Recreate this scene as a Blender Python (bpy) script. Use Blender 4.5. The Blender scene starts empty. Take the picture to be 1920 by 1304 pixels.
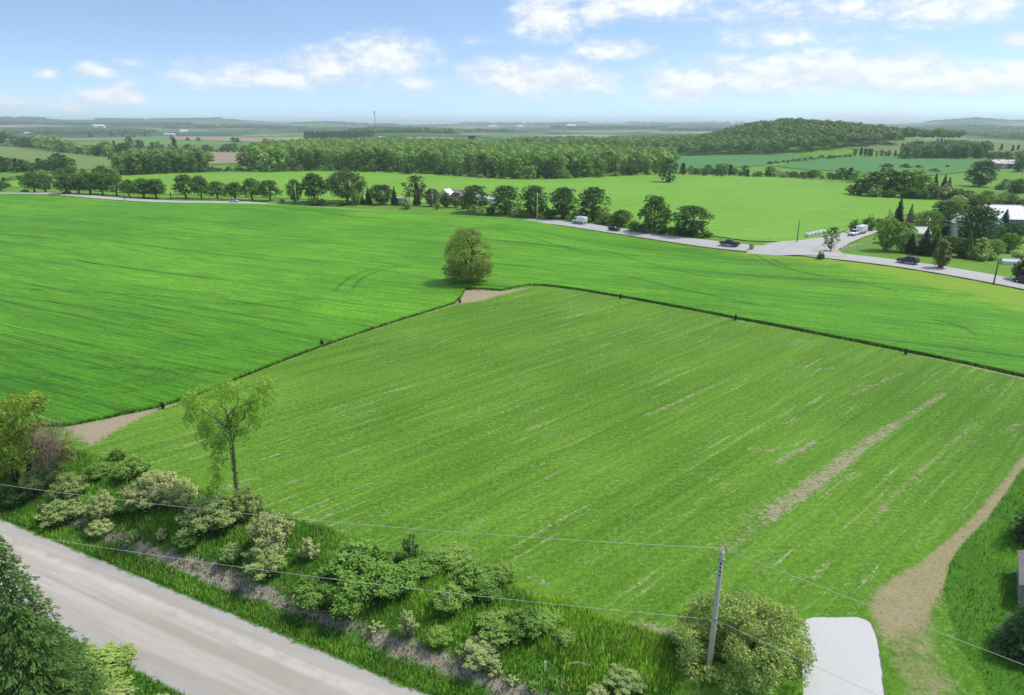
import bpy, bmesh, math, random
import numpy as np
from mathutils import Vector, geometry

SC = bpy.context.scene
COL = SC.collection
R = math.radians
rng = np.random.default_rng(7)
random.seed(7)

# ------------------------------------------------------------------ camera
CAMH = 33.0
PITCH = R(18.0)
CS, SN = math.cos(PITCH), math.sin(PITCH)
F = 1280.0                       # focal length in photograph pixels (1920 wide)
cam_d = bpy.data.cameras.new('camera')
cam_d.sensor_width = 36.0
cam_d.lens = 24.0
cam_d.clip_start = 0.5
cam_d.clip_end = 60000.0
cam = bpy.data.objects.new('camera', cam_d)
COL.objects.link(cam)
cam.location = (0, 0, CAMH)
cam.rotation_euler = (R(90) - PITCH, 0, 0)
SC.camera = cam

# ------------------------------------------------------------------ light
SUN_AZ, SUN_EL = R(78), R(57)    # azimuth from +Y towards +X
sun_d = bpy.data.lights.new('sun', 'SUN')
sun_d.energy = 2.05
sun_d.angle = R(9.0)
sun_d.color = (1.0, 0.95, 0.86)
sun = bpy.data.objects.new('sun', sun_d)
COL.objects.link(sun)
sdir = Vector((math.sin(SUN_AZ) * math.cos(SUN_EL), math.cos(SUN_AZ) * math.cos(SUN_EL), math.sin(SUN_EL)))
sun.rotation_euler = sdir.to_track_quat('Z', 'Y').to_euler()
sun.location = (0, 0, 500)

vs = SC.view_settings
vs.view_transform = 'Standard'
vs.look = 'None'
vs.gamma = 1.0
vs.use_curve_mapping = False
vs.exposure = 0.84
try:
    SC.cycles.use_denoising = True
    SC.cycles.volume_bounces = 1
    SC.cycles.max_bounces = 5
    SC.cycles.diffuse_bounces = 3
    SC.cycles.transmission_bounces = 3
    SC.cycles.transparent_max_bounces = 4
except Exception:
    pass

# ---------------------------------------------------------- node helpers
class NT:
    def __init__(s, tree):
        s.t = tree; s.n = tree.nodes; s.l = tree.links
    def new(s, typ, **kw):
        n = s.n.new(typ)
        for k, v in kw.items(): setattr(n, k, v)
        return n
    def set(s, sock, v):
        if isinstance(v, bpy.types.NodeSocket): s.l.new(v, sock)
        elif v is not None: sock.default_value = v
    def math(s, op, a, b=None, c=None, clamp=False):
        n = s.new('ShaderNodeMath', operation=op); n.use_clamp = clamp
        s.set(n.inputs[0], a)
        if b is not None: s.set(n.inputs[1], b)
        if c is not None: s.set(n.inputs[2], c)
        return n.outputs[0]
    def mix(s, f, a, b, blend='MIX'):
        n = s.new('ShaderNodeMix', data_type='RGBA', blend_type=blend)
        s.set(n.inputs[0], f); s.set(n.inputs[6], rgba(a)); s.set(n.inputs[7], rgba(b))
        return n.outputs[2]
    def smooth(s, x, a, b, lo=0.0, hi=1.0):
        n = s.new('ShaderNodeMapRange', interpolation_type='SMOOTHSTEP')
        s.set(n.inputs[0], x); n.inputs[1].default_value = a; n.inputs[2].default_value = b
        n.inputs[3].default_value = lo; n.inputs[4].default_value = hi
        return n.outputs[0]
    def noise(s, vec, scale, detail=4.0, rough=0.55, dist=0.0):
        n = s.new('ShaderNodeTexNoise')
        if vec is not None: s.l.new(vec, n.inputs['Vector'])
        n.inputs['Scale'].default_value = scale; n.inputs['Detail'].default_value = detail
        n.inputs['Roughness'].default_value = rough; n.inputs['Distortion'].default_value = dist
        return n.outputs[0]
    def mapping(s, vec, rot=0.0, scale=(1, 1, 1)):
        n = s.new('ShaderNodeMapping')
        s.l.new(vec, n.inputs[0]); n.inputs[2].default_value = (0, 0, rot); n.inputs[3].default_value = scale
        return n.outputs[0]
    def attr(s, name):
        return s.new('ShaderNodeAttribute', attribute_name=name)
    def sep(s, vec):
        n = s.new('ShaderNodeSeparateXYZ'); s.l.new(vec, n.inputs[0]); return n.outputs
    def pos(s):
        return s.new('ShaderNodeNewGeometry').outputs['Position']

def rgba(v):
    if isinstance(v, (tuple, list)) and len(v) == 3: return (v[0], v[1], v[2], 1.0)
    return v

def new_mat(name):
    m = bpy.data.materials.new(name); m.use_nodes = True
    t = NT(m.node_tree); t.n.clear()
    out = t.new('ShaderNodeOutputMaterial')
    return m, t, out

def principled(t, color, rough=0.8, spec=0.2, metal=0.0, bump=None, bstr=0.3, bdist=0.05):
    p = t.new('ShaderNodeBsdfPrincipled')
    t.set(p.inputs['Base Color'], rgba(color)); t.set(p.inputs['Roughness'], rough)
    p.inputs['Specular IOR Level'].default_value = spec; p.inputs['Metallic'].default_value = metal
    if bump is not None:
        b = t.new('ShaderNodeBump'); b.inputs['Strength'].default_value = bstr; b.inputs['Distance'].default_value = bdist
        t.l.new(bump, b.inputs['Height']); t.l.new(b.outputs[0], p.inputs['Normal'])
    return p.outputs[0]

MATS = {}
def flat(name, color, rough=0.7, spec=0.3, metal=0.0, var=0.18, scale=1.5):
    """plain surface with a little procedural wear"""
    if name in MATS: return MATS[name]
    m, t, out = new_mat(name)
    tc = t.new('ShaderNodeTexCoord').outputs['Object']
    n = t.noise(tc, scale, 5.0, 0.6)
    c = t.mix(n, tuple(x * (1 - var) for x in color), tuple(min(1, x * (1 + var)) for x in color))
    t.l.new(principled(t, c, rough, spec, metal), out.inputs[0])
    MATS[name] = m
    return m

# ------------------------------------------------------------------ sky
def px_dir(px, py):
    u, v = (px - 960.0) / F, (py - 652.0) / F
    return np.array([u, CS - v * SN, -(SN + v * CS)])

def build_world():
    w = bpy.data.worlds.new('World'); SC.world = w; w.use_nodes = True
    t = NT(w.node_tree); t.n.clear()
    out = t.new('ShaderNodeOutputWorld'); bg = t.new('ShaderNodeBackground')
    t.l.new(bg.outputs[0], out.inputs[0]); bg.inputs[1].default_value = 0.15
    sky = t.new('ShaderNodeTexSky'); sky.sky_type = 'NISHITA'; sky.sun_disc = False
    sky.sun_elevation = SUN_EL; sky.sun_rotation = SUN_AZ; sky.altitude = 300
    sky.air_density = 1.0; sky.dust_density = 0.2; sky.ozone_density = 2.0
    gen = t.new('ShaderNodeTexCoord').outputs['Generated']
    nrm = t.new('ShaderNodeVectorMath', operation='NORMALIZE'); t.l.new(gen, nrm.inputs[0])
    x, y, z = t.sep(nrm.outputs[0])
    lift = t.new('ShaderNodeCombineXYZ'); t.l.new(x, lift.inputs[0]); t.l.new(y, lift.inputs[1]); t.l.new(t.math('ADD', t.math('MULTIPLY', z, 1.9), 0.075), lift.inputs[2])
    ln = t.new('ShaderNodeVectorMath', operation='NORMALIZE'); t.l.new(lift.outputs[0], ln.inputs[0]); t.l.new(ln.outputs[0], sky.inputs[0])
    el = t.math('ARCSINE', z); az = t.math('ARCTAN2', x, y)
    # cloud noise, stretched along the horizon
    cmb = t.new('ShaderNodeCombineXYZ'); t.l.new(az, cmb.inputs[0]); t.l.new(t.math('MULTIPLY', el, 1.9), cmb.inputs[1])
    n1 = t.noise(cmb.outputs[0], 17.0, 7.0, 0.62); n2 = t.noise(cmb.outputs[0], 62.0, 5.0, 0.6)
    blobs = [(520, 146, 215, 34, 24, .75), (620, 128, 120, 34, 22, .8), (722, 112, 92, 44, 26, 1.0), (400, 145, 100, 30, 22, .6), (1010, 152, 155, 40, 32, .9), (950, 140, 80, 30, 30, .9),
             (1300, 168, 105, 50, 24, 1.0), (1430, 150, 150, 46, 36, .85), (1570, 140, 140, 44, 40, .95), (1660, 134, 150, 40, 42, 1.0), (1810, 148, 110, 36, 40, .9), (1915, 140, 60, 36, 36, 1.0), (1480, 110, 110, 24, 30, .7),
             (1022, 38, 62, 52, 36, 1.0), (1128, 18, 46, 34, 26, .95), (1240, 4, 130, 22, 26, .75), (1150, 98, 66, 26, 14, .95),
             (1460, 72, 110, 30, 18, .8), (1590, 72, 80, 16, 14, .6), (1620, 18, 210, 40, 30, .62), (1790, 10, 170, 40, 36, .75), (1400, 18, 130, 40, 30, .5), (1905, 80, 46, 18, 12, .9),
             (90, 194, 130, 18, 22, .6), (215, 182, 78, 26, 16, .9), (20, 196, 90, 20, 24, .6), (92, 140, 26, 18, 12, .7), (172, 136, 42, 18, 14, .75), (250, 118, 40, 10, 8, .4),
             (545, 228, 70, 8, 8, .6), (1270, 228, 80, 12, 8, .65), (1620, 226, 100, 24, 12, .7), (1840, 226, 110, 18, 12, .6), (785, 155, 80, 34, 28, .45), (895, 78, 30, 10, 7, .5), (1690, 188, 40, 10, 8, .5), (700, 226, 160, 6, 6, .3)]
    tot = None
    for (bx, by, rw, ru, rd, amp) in blobs:
        d = px_dir(bx, by); d = d / np.linalg.norm(d)
        a0, e0 = math.atan2(d[0], d[1]), math.asin(d[2])
        k = 1.22 / F * (math.cos(math.atan((bx - 960) / F)) ** 1.2)
        da = t.math('MULTIPLY', t.math('SUBTRACT', az, a0), 1.0 / (rw * k))
        de = t.math('SUBTRACT', el, e0)
        dv = t.math('MAXIMUM', t.math('MULTIPLY', de, 1.0 / (ru * k)), t.math('MULTIPLY', de, -1.0 / (rd * k)))
        q = t.math('SQRT', t.math('ADD', t.math('MULTIPLY', da, da), t.math('MULTIPLY', dv, dv)))
        b = t.math('MULTIPLY', t.math('SUBTRACT', 1.15, q, clamp=True), amp)
        tot = b if tot is None else t.math('MAXIMUM', tot, b)
    # elsewhere in the sky: the same broken fair-weather cloud
    broad = t.noise(cmb.outputs[0], 3.2, 3.0, 0.5)
    away = t.math('MAXIMUM', t.smooth(t.math('ABSOLUTE', az), 0.66, 0.85), t.smooth(el, 0.165, 0.24))
    gen_c = t.math('MULTIPLY', t.smooth(broad, 0.44, 0.66), away)
    tot = t.math('MAXIMUM', tot, t.math('MULTIPLY', gen_c, 0.8))
    nn = t.math('ADD', t.math('MULTIPLY', t.math('SUBTRACT', n1, 0.5), 1.5), t.math('MULTIPLY', t.math('SUBTRACT', n2, 0.5), 0.55))
    dens = t.math('ADD', tot, t.math('MULTIPLY', nn, t.smooth(tot, 0.0, 0.3)))
    mask = t.smooth(dens, 0.05, 0.85)
    mask = t.math('MULTIPLY', mask, 0.92)
    off = t.new('ShaderNodeVectorMath', operation='ADD'); t.l.new(cmb.outputs[0], off.inputs[0]); off.inputs[1].default_value = (0.004, 0.016, 0)
    n1b = t.noise(off.outputs[0], 17.0, 7.0, 0.62)
    relief = t.smooth(t.math('SUBTRACT', n1, n1b), -0.10, 0.12)
    shade = t.smooth(t.math('ADD', dens, t.math('MULTIPLY', t.math('SUBTRACT', n1, 0.5), 1.2)), 0.25, 1.0)
    cc = t.mix(t.math('ADD', t.math('MULTIPLY', shade, 0.45), t.math('MULTIPLY', relief, 0.55)), (3.0, 3.2, 3.5), (4.15, 4.2, 4.25))
    hs = t.new('ShaderNodeHueSaturation'); hs.inputs['Saturation'].default_value = 0.95; hs.inputs['Value'].default_value = 0.78
    t.l.new(sky.outputs[0], hs.inputs['Color'])
    col = t.mix(mask, hs.outputs[0], cc)
    t.l.new(col, bg.inputs[0])
    w.cycles.sampling_method = 'MANUAL'; w.cycles.sample_map_resolution = 512
build_world()

# ------------------------------------------------------------------ terrain
def ss(x, a, b):
    q = np.clip((np.asarray(x, float) - a) / (b - a), 0, 1)
    return q * q * (3 - 2 * q)

def vnoise(x, y, seed=0):
    xi, yi = np.floor(x).astype(np.int64), np.floor(y).astype(np.int64)
    fx, fy = x - xi, y - yi
    fx = fx * fx * (3 - 2 * fx); fy = fy * fy * (3 - 2 * fy)
    def hsh(a, b):
        n = (a * 374761393 + b * 668265263 + seed * 974711) & 0x7fffffff
        n = ((n ^ (n >> 13)) * 1274126177) & 0x7fffffff
        return ((n ^ (n >> 16)) & 0xffff) / 65535.0
    return (hsh(xi, yi) * (1 - fx) + hsh(xi + 1, yi) * fx) * (1 - fy) + (hsh(xi, yi + 1) * (1 - fx) + hsh(xi + 1, yi + 1) * fx) * fy

def fbm(x, y, seed=0, o=4):
    s = 0; a = 0.5
    for i in range(o):
        s = s + a * vnoise(x * 2 ** i, y * 2 ** i, seed + i); a *= 0.5
    return s / (1 - 0.5 ** o)

# gravel road near the camera: NE edge passes through GB along GD
GB = np.array([-5.5, 35.0]); GD = np.array([0.898, -0.440]); GN = np.array([0.440, 0.898])
GW = 6.8
def gd(x, y):  return (x - GB[0]) * GN[0] + (y - GB[1]) * GN[1]
def gs(x, y):  return (x - GB[0]) * GD[0] + (y - GB[1]) * GD[1]

# paved road behind the crop field (world plan)
ROAD = np.array([(-900, 545), (-520, 440), (-265, 360), (-185, 333), (-103, 304), (-45, 282), (6, 258), (36, 230), (63, 197), (79, 180.5), (95, 164.5), (109.5, 144.5), (128, 112), (150, 70), (172, 20)], float)
def catmull(P, n=14):
    P = np.asarray(P, float); out = []
    Q = np.vstack([2 * P[0] - P[1], P, 2 * P[-1] - P[-2]])
    for i in range(1, len(Q) - 2):
        p0, p1, p2, p3 = Q[i - 1], Q[i], Q[i + 1], Q[i + 2]
        for k in range(n):
            t = k / n
            out.append(0.5 * (2 * p1 + (p2 - p0) * t + (2 * p0 - 5 * p1 + 4 * p2 - p3) * t * t + (3 * p1 - p0 - 3 * p2 + p3) * t ** 3))
    out.append(P[-1]); return np.array(out)
ROADC = catmull(ROAD)
def road_q(x, y):
    """signed distance to the paved road centre line, positive on the camera side"""
    x = np.asarray(x, float); y = np.asarray(y, float)
    best = np.full(x.shape, 1e9); sg = np.ones(x.shape)
    C = ROADC[::3]
    for a, b in zip(C[:-1], C[1:]):
        d = b - a; L = d @ d
        t = np.clip(((x - a[0]) * d[0] + (y - a[1]) * d[1]) / L, 0, 1)
        dx, dy = x - a[0] - t * d[0], y - a[1] - t * d[1]
        r = np.hypot(dx, dy); m = r < best
        best = np.where(m, r, best); sg = np.where(m, np.where(d[0] * dy - d[1] * dx < 0, 1.0, -1.0), sg)
    return best * sg

HILLP = np.array([(-60, 226), (60, 225), (120, 227), (280, 227), (430, 225), (480, 228), (560, 232), (620, 230), (690, 234), (790, 234), (860, 232), (1000, 233), (1120, 231), (1250, 233), (1340, 232), (1420, 233), (1600, 233), (1690, 233), (1760, 230), (1830, 226), (1890, 230), (1990, 229)], float)
HILL_AZ = np.array([math.atan2((p[0] - 960) / F, CS + (652 - p[1]) / F * SN) for p in HILLP])
HILL_T = (236 - HILLP[:, 1]) / F

def H(x, y):
    x = np.asarray(x, float); y = np.asarray(y, float)
    r = np.hypot(x, y); az = np.arctan2(x, y)
    z = np.zeros(np.broadcast(x, y).shape)
    # broad undulation of the crop land
    amp = ss(y + 0.25 * np.abs(x), 105, 190) * (1 - ss(r, 900, 1500) * 0.3)
    z = z + amp * (0.9 * np.sin(x / 41 + y / 97 + 0.8) * np.sin(y / 38 - x / 140 + 0.4) + 0.5 * np.sin(x / 23 - y / 51))
    z = z - 2.5 * ss(r, 330, 620)
    # cut gravel road and its bank
    d = gd(x, y)
    prof = np.interp(d, [-40, -16, -9, -GW - 0.6, -GW, -GW / 2, 0, 1.3, 2.0, 4.6, 7.0, 9.5], [-1.2, -1.5, -1.9, -2.15, -2.0, -1.88, -2.0, -2.35, -2.2, -0.9, -0.25, 0.0])
    fade = 1 - ss(r, 160, 260)
    z = z + prof * fade + (0.12 * (fbm(x * 0.35, y * 0.35, 3) - 0.5) * ss(d, 0.5, 2.5) * (1 - ss(d, 8, 11))) * fade
    # the crest that hides a stretch of the paved road
    near = (r > 120) & (r < 700)
    if np.any(near):
        q = np.full(z.shape, 1e3)
        xb, yb = np.broadcast_to(x, z.shape), np.broadcast_to(y, z.shape)
        q[near] = road_q(xb[near], yb[near])
        win = ss(xb, -125, -95) * (1 - ss(xb, 2, 22))
        z = z + win * (1.5 * np.exp(-((q - 24) / 14) ** 2) - 1.2 * np.exp(-(q / 9) ** 2))
        z = z - 0.35 * np.exp(-((np.abs(q) - 6.0) / 1.6) ** 2)
        z = z - 1.3 * np.exp(-((q - 16) / 15) ** 2) * ss(xb, 2, 24) * (1 - ss(xb, 55, 80))
    # wooded hill to the right and its long grassy spur
    hx, hy = x - 425, y - 1010
    crest = np.interp(x, [100, 220, 290, 340, 390, 430, 490, 600, 740, 880, 1100], [0, 1, 8, 22, 31, 28, 20, 16, 11, 5, 2])
    z = z + crest * np.exp(-(np.where(hy < 0, hy / 150, hy / 220)) ** 2)
    z = z + 8 * np.exp(-((x - 700) / 260) ** 2 - ((y - 760) / 160) ** 2)
    # wooded ridge below the mast
    z = z + 16 * np.exp(-((x + 420) / 330) ** 2 - ((y - 2250) / 350) ** 2)
    # far hills
    prof = np.interp(az, HILL_AZ, HILL_T)
    far = ss(r, 2600, 7200)
    z = z + far * (CAMH + prof * r) * (0.80 + 0.20 * ss(r, 5000, 8200)) * (1 - 0.5 * ss(r, 8600, 15000)) + far * 9 * (fbm(x / 900, y / 900, 11) - 0.5)
    return z

def ground(px, py, zoff=0.0):
    """where the pixel's ray meets the terrain"""
    px = np.atleast_1d(np.asarray(px, float)); py = np.atleast_1d(np.asarray(py, float))
    u, v = (px - 960) / F, (py - 652) / F
    dx, dy, dz = u, CS - v * SN, -(SN + v * CS)
    t0 = np.where(dz < -1e-4, np.clip((CAMH - 5.5) / np.maximum(-dz, 1e-4) * 0.97, 25.0, 620.0), 620.0); t1 = np.full(px.shape, np.nan)
    t = t0.copy()
    for i in range(420):
        tn = t * 1.016
        below = (CAMH + dz * tn) < H(dx * tn, dy * tn) + zoff
        hit = below & np.isnan(t1)
        t0 = np.where(hit, t, t0); t1 = np.where(hit, tn, t1)
        t = tn
        if not np.any(np.isnan(t1)): break
    t1 = np.where(np.isnan(t1), 20000, t1)
    for i in range(22):
        m = 0.5 * (t0 + t1); b = (CAMH + dz * m) < H(dx * m, dy * m) + zoff
        t1 = np.where(b, m, t1); t0 = np.where(b, t0, m)
    x, y = dx * t1, dy * t1
    return np.stack([x, y, H(x, y)], -1)

def G(px, py): return ground(px, py)[0]

def project(x, y, z):
    w = z - CAMH; dep = y * CS - w * SN
    return 960 + F * x / dep, 652 + F * (-w * CS - y * SN) / dep, dep

def top_z(p, py):
    v = (py - 652) / F
    return CAMH - p[1] * (SN + v * CS) / (CS - v * SN)

# ------------------------------------------------------------------ mesh helpers
def link(o, parent=None):
    COL.objects.link(o)
    if parent is not None: o.parent = parent
    return o

def mesh_np(name, V, Fc, mats=(), midx=None, attrs=None, smooth=False):
    V = np.ascontiguousarray(V, np.float32); Fc = np.ascontiguousarray(Fc, np.int32)
    me = bpy.data.meshes.new(name)
    n, k = Fc.shape
    me.vertices.add(len(V)); me.vertices.foreach_set('co', V.ravel())
    me.loops.add(n * k); me.loops.foreach_set('vertex_index', Fc.ravel())
    me.polygons.add(n); me.polygons.foreach_set('loop_start', np.arange(0, n * k, k, dtype=np.int32))
    try: me.polygons.foreach_set('loop_total', np.full(n, k, np.int32))
    except Exception: pass
    for m in mats: me.materials.append(m)
    if midx is not None: me.polygons.foreach_set('material_index', np.ascontiguousarray(midx, np.int32))
    if smooth: me.polygons.foreach_set('use_smooth', np.ones(n, bool))
    me.update(calc_edges=True)
    for an, (typ, data) in (attrs or {}).items():
        a = me.attributes.new(an, typ, 'POINT')
        a.data.foreach_set('color' if typ == 'FLOAT_COLOR' else 'value', np.ascontiguousarray(data, np.float32).ravel())
    return me

def obj(name, me, parent=None, loc=None, rotz=None, scale=None):
    o = bpy.data.objects.new(name, me)
    link(o, parent)
    if loc is not None: o.location = loc
    if rotz is not None: o.rotation_euler = (0, 0, rotz)
    if scale is not None: o.scale = scale
    return o

def tag(o, label=None, cat=None, group=None, kind=None):
    if label: o['label'] = label
    if cat: o['category'] = cat
    if group: o['group'] = group
    if kind: o['kind'] = kind
    return o

def thing(name, label, cat, loc=(0, 0, 0), rotz=0.0, group=None, scale=None):
    o = bpy.data.objects.new(name, None); o.empty_display_size = 0.3
    link(o); o.location = loc; o.rotation_euler = (0, 0, rotz)
    if scale is not None: o.scale = scale
    return tag(o, label, cat, group)

class MB:
    """collects boxes, tubes and lofts, then becomes one mesh object"""
    def __init__(s): s.v = []; s.f = []
    def add(s, v, f):
        b = len(s.v); s.v += [tuple(p) for p in v]; s.f += [tuple(i + b for i in q) for q in f]; return s
    def box(s, x0, x1, y0, y1, z0, z1):
        return s.add([(x0, y0, z0), (x1, y0, z0), (x1, y1, z0), (x0, y1, z0), (x0, y0, z1), (x1, y0, z1), (x1, y1, z1), (x0, y1, z1)],
                     [(0, 3, 2, 1), (4, 5, 6, 7), (0, 1, 5, 4), (1, 2, 6, 5), (2, 3, 7, 6), (3, 0, 4, 7)])
    def tube(s, P, rad, sides=6, cap=True):
        P = [Vector(p) for p in P]; n = len(P)
        if not hasattr(rad, '__len__'): rad = [rad] * n
        vs_, fs = [], []
        for i, p in enumerate(P):
            d = (P[min(i + 1, n - 1)] - P[max(i - 1, 0)])
            d = d.normalized() if d.length > 1e-9 else Vector((0, 0, 1))
            a = d.cross(Vector((0, 0, 1)) if abs(d.z) < 0.9 else Vector((1, 0, 0))).normalized(); b = d.cross(a)
            for k in range(sides):
                t = 2 * math.pi * k / sides
                vs_.append(p + (a * math.cos(t) + b * math.sin(t)) * rad[i])
        for i in range(n - 1):
            for k in range(sides):
                k2 = (k + 1) % sides
                fs.append((i * sides + k, i * sides + k2, (i + 1) * sides + k2, (i + 1) * sides + k))
        if cap:
            fs.append(tuple(range(sides))); fs.append(tuple((n - 1) * sides + k for k in reversed(range(sides))))
        return s.add(vs_, fs)
    def loft(s, rings, cap=True):
        n = len(rings[0]); v = [p for r in rings for p in r]; f = []
        for i in range(len(rings) - 1):
            for k in range(n):
                k2 = (k + 1) % n
                f.append((i * n + k, i * n + k2, (i + 1) * n + k2, (i + 1) * n + k))
        if cap:
            f.append(tuple(reversed(range(n)))); f.append(tuple((len(rings) - 1) * n + k for k in range(n)))
        return s.add(v, f)
    def mesh(s, name, mat, smooth=False):
        me = bpy.data.meshes.new(name); me.from_pydata(s.v, [], s.f); me.validate()
        bm = bmesh.new(); bm.from_mesh(me); bmesh.ops.recalc_face_normals(bm, faces=bm.faces); bm.to_mesh(me); bm.free()
        for m in (mat if isinstance(mat, (list, tuple)) else [mat]): me.materials.append(m)
        if smooth: me.polygons.foreach_set('use_smooth', np.ones(len(me.polygons), bool))
        return me
    def build(s, name, mat, parent=None, smooth=False, **kw):
        return obj(name, s.mesh(name, mat, smooth), parent, **kw)

# ------------------------------------------------------------------ ground materials
def row_noise(t, pos, ang, across, along, detail=4.0, rough=0.6, dist=0.0):
    m = t.mapping(pos, -ang, (1, 1, 1))
    n = t.new('ShaderNodeVectorMath', operation='MULTIPLY'); t.l.new(m, n.inputs[0]); n.inputs[1].default_value = (along, across, 0.0)
    return t.noise(n.outputs[0], 1.0, detail, rough, dist)

ROW_A = R(-27)
def crop_mat(name, dark, mid, light, ang=ROW_A, yellow=True, streak=1.0):
    m, t, out = new_mat(name)
    p = t.pos()
    big = t.noise(p, 0.016, 4.0, 0.55, 0.5)
    rows = row_noise(t, p, ang, 0.42, 0.012, 5.0, 0.62, 0.5)
    fine = row_noise(t, p, ang, 2.4, 0.10, 3.0, 0.6, 0.3)
    wide = row_noise(t, p, ang, 0.10, 0.010, 3.0, 0.55, 0.8)
    grain = t.noise(p, 1.7, 4.0, 0.7)
    val = t.math('ADD', t.math('MULTIPLY', big, 0.55), t.math('MULTIPLY', wide, 0.45))
    c = t.mix(t.smooth(val, 0.33, 0.66), dark, light)
    c = t.mix(0.45, c, mid)
    k = t.math('ADD', t.math('MULTIPLY', t.smooth(rows, 0.28, 0.50), 0.42 * streak), 1.06 - 0.42 * streak)
    k = t.math('MULTIPLY', k, t.math('ADD', t.math('MULTIPLY', t.smooth(fine, 0.32, 0.68), 0.56 * (0.3 + 0.7 * streak)), 1.0 - 0.28 * (0.3 + 0.7 * streak)))
    k = t.math('MULTIPLY', k, t.math('ADD', t.math('MULTIPLY', t.smooth(grain, 0.32, 0.68), 0.40), 0.80))
    if yellow:
        cut = row_noise(t, p, ang, 0.75, 0.016, 5.0, 0.6, 1.2)
        k = t.math('MULTIPLY', k, t.math('SUBTRACT', 1.03, t.math('MULTIPLY', t.smooth(cut, 0.615, 0.68), 0.50)))
    mul = t.new('ShaderNodeVectorMath', operation='SCALE'); t.l.new(c, mul.inputs[0]); t.l.new(k, mul.inputs['Scale'])
    c = mul.outputs[0]
    if yellow:
        lu = t.math('MULTIPLY', t.attr('lush').outputs['Fac'], t.math('ADD', 0.5, t.math('MULTIPLY', wide, 0.9)), clamp=True)
        lsc = t.new('ShaderNodeVectorMath', operation='MULTIPLY'); t.l.new(c, lsc.inputs[0]); lsc.inputs[1].default_value = (0.62, 0.72, 0.62)
        c = t.mix(lu, c, lsc.outputs[0])
        a = t.attr('yellow').outputs['Fac']
        yn = t.noise(p, 0.22, 4.0, 0.6)
        ym = t.smooth(t.math('ADD', a, t.math('MULTIPLY', t.math('SUBTRACT', yn, 0.5), 1.3)), 0.35, 0.85)
        c = t.mix(t.math('MULTIPLY', ym, 0.75), c, (0.23, 0.34, 0.030))
        th = t.attr('thin').outputs['Fac']
        c = t.mix(t.math('MULTIPLY', th, 0.75), c, tuple(x * 0.40 for x in dark))
    bmp = t.math('ADD', t.math('MULTIPLY', t.noise(p, 2.6, 3.0, 0.7), 0.6), t.math('MULTIPLY', fine, 0.8))
    t.l.new(principled(t, c, 0.75, 0.12, bump=bmp, bstr=0.55, bdist=0.25), out.inputs[0])
    return m

M_CROP = crop_mat('crop_green', (0.044, 0.165, 0.009), (0.088, 0.265, 0.013), (0.142, 0.345, 0.018))
M_FIELD = crop_mat('far_field_green', (0.130, 0.290, 0.026), (0.160, 0.335, 0.030), (0.190, 0.370, 0.036), ang=R(-8), yellow=False, streak=0.45)
M_FIELD2 = crop_mat('blue_green_field', (0.060, 0.185, 0.045), (0.075, 0.205, 0.050), (0.09, 0.22, 0.05), ang=R(6), yellow=False, streak=0.3)
M_PAST = crop_mat('dry_pasture', (0.105, 0.19, 0.045), (0.15, 0.22, 0.055), (0.22, 0.24, 0.075), ang=R(-5), yellow=False, streak=0.3)
M_BROWN = crop_mat('ploughed_soil', (0.25, 0.19, 0.13), (0.29, 0.22, 0.155), (0.33, 0.26, 0.185), ang=R(-6), yellow=False, streak=0.25)
M_HILLG = crop_mat('hill_grass', (0.10, 0.17, 0.05), (0.13, 0.19, 0.06), (0.18, 0.21, 0.075), ang=R(10), yellow=False, streak=0.3)

def ground_mat():
    m, t, out = new_mat('land')
    p = t.pos()
    c = t.attr('land').outputs['Color']
    n = t.noise(p, 0.03, 5.0, 0.6); g = t.noise(p, 0.7, 5.0, 0.7); g2 = t.noise(p, 0.11, 4.0, 0.6)
    k = t.math('ADD', t.math('MULTIPLY', n, 0.5), t.math('ADD', t.math('MULTIPLY', g, 0.45), t.math('ADD', t.math('MULTIPLY', g2, 0.5), 0.27)))
    mul = t.new('ShaderNodeVectorMath', operation='SCALE'); t.l.new(c, mul.inputs[0]); t.l.new(k, mul.inputs['Scale'])
    t.l.new(principled(t, mul.outputs[0], 0.85, 0.1, bump=t.noise(p, 1.3, 4.0, 0.7), bstr=0.5, bdist=0.3), out.inputs[0])
    return m
M_LAND = ground_mat()

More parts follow.
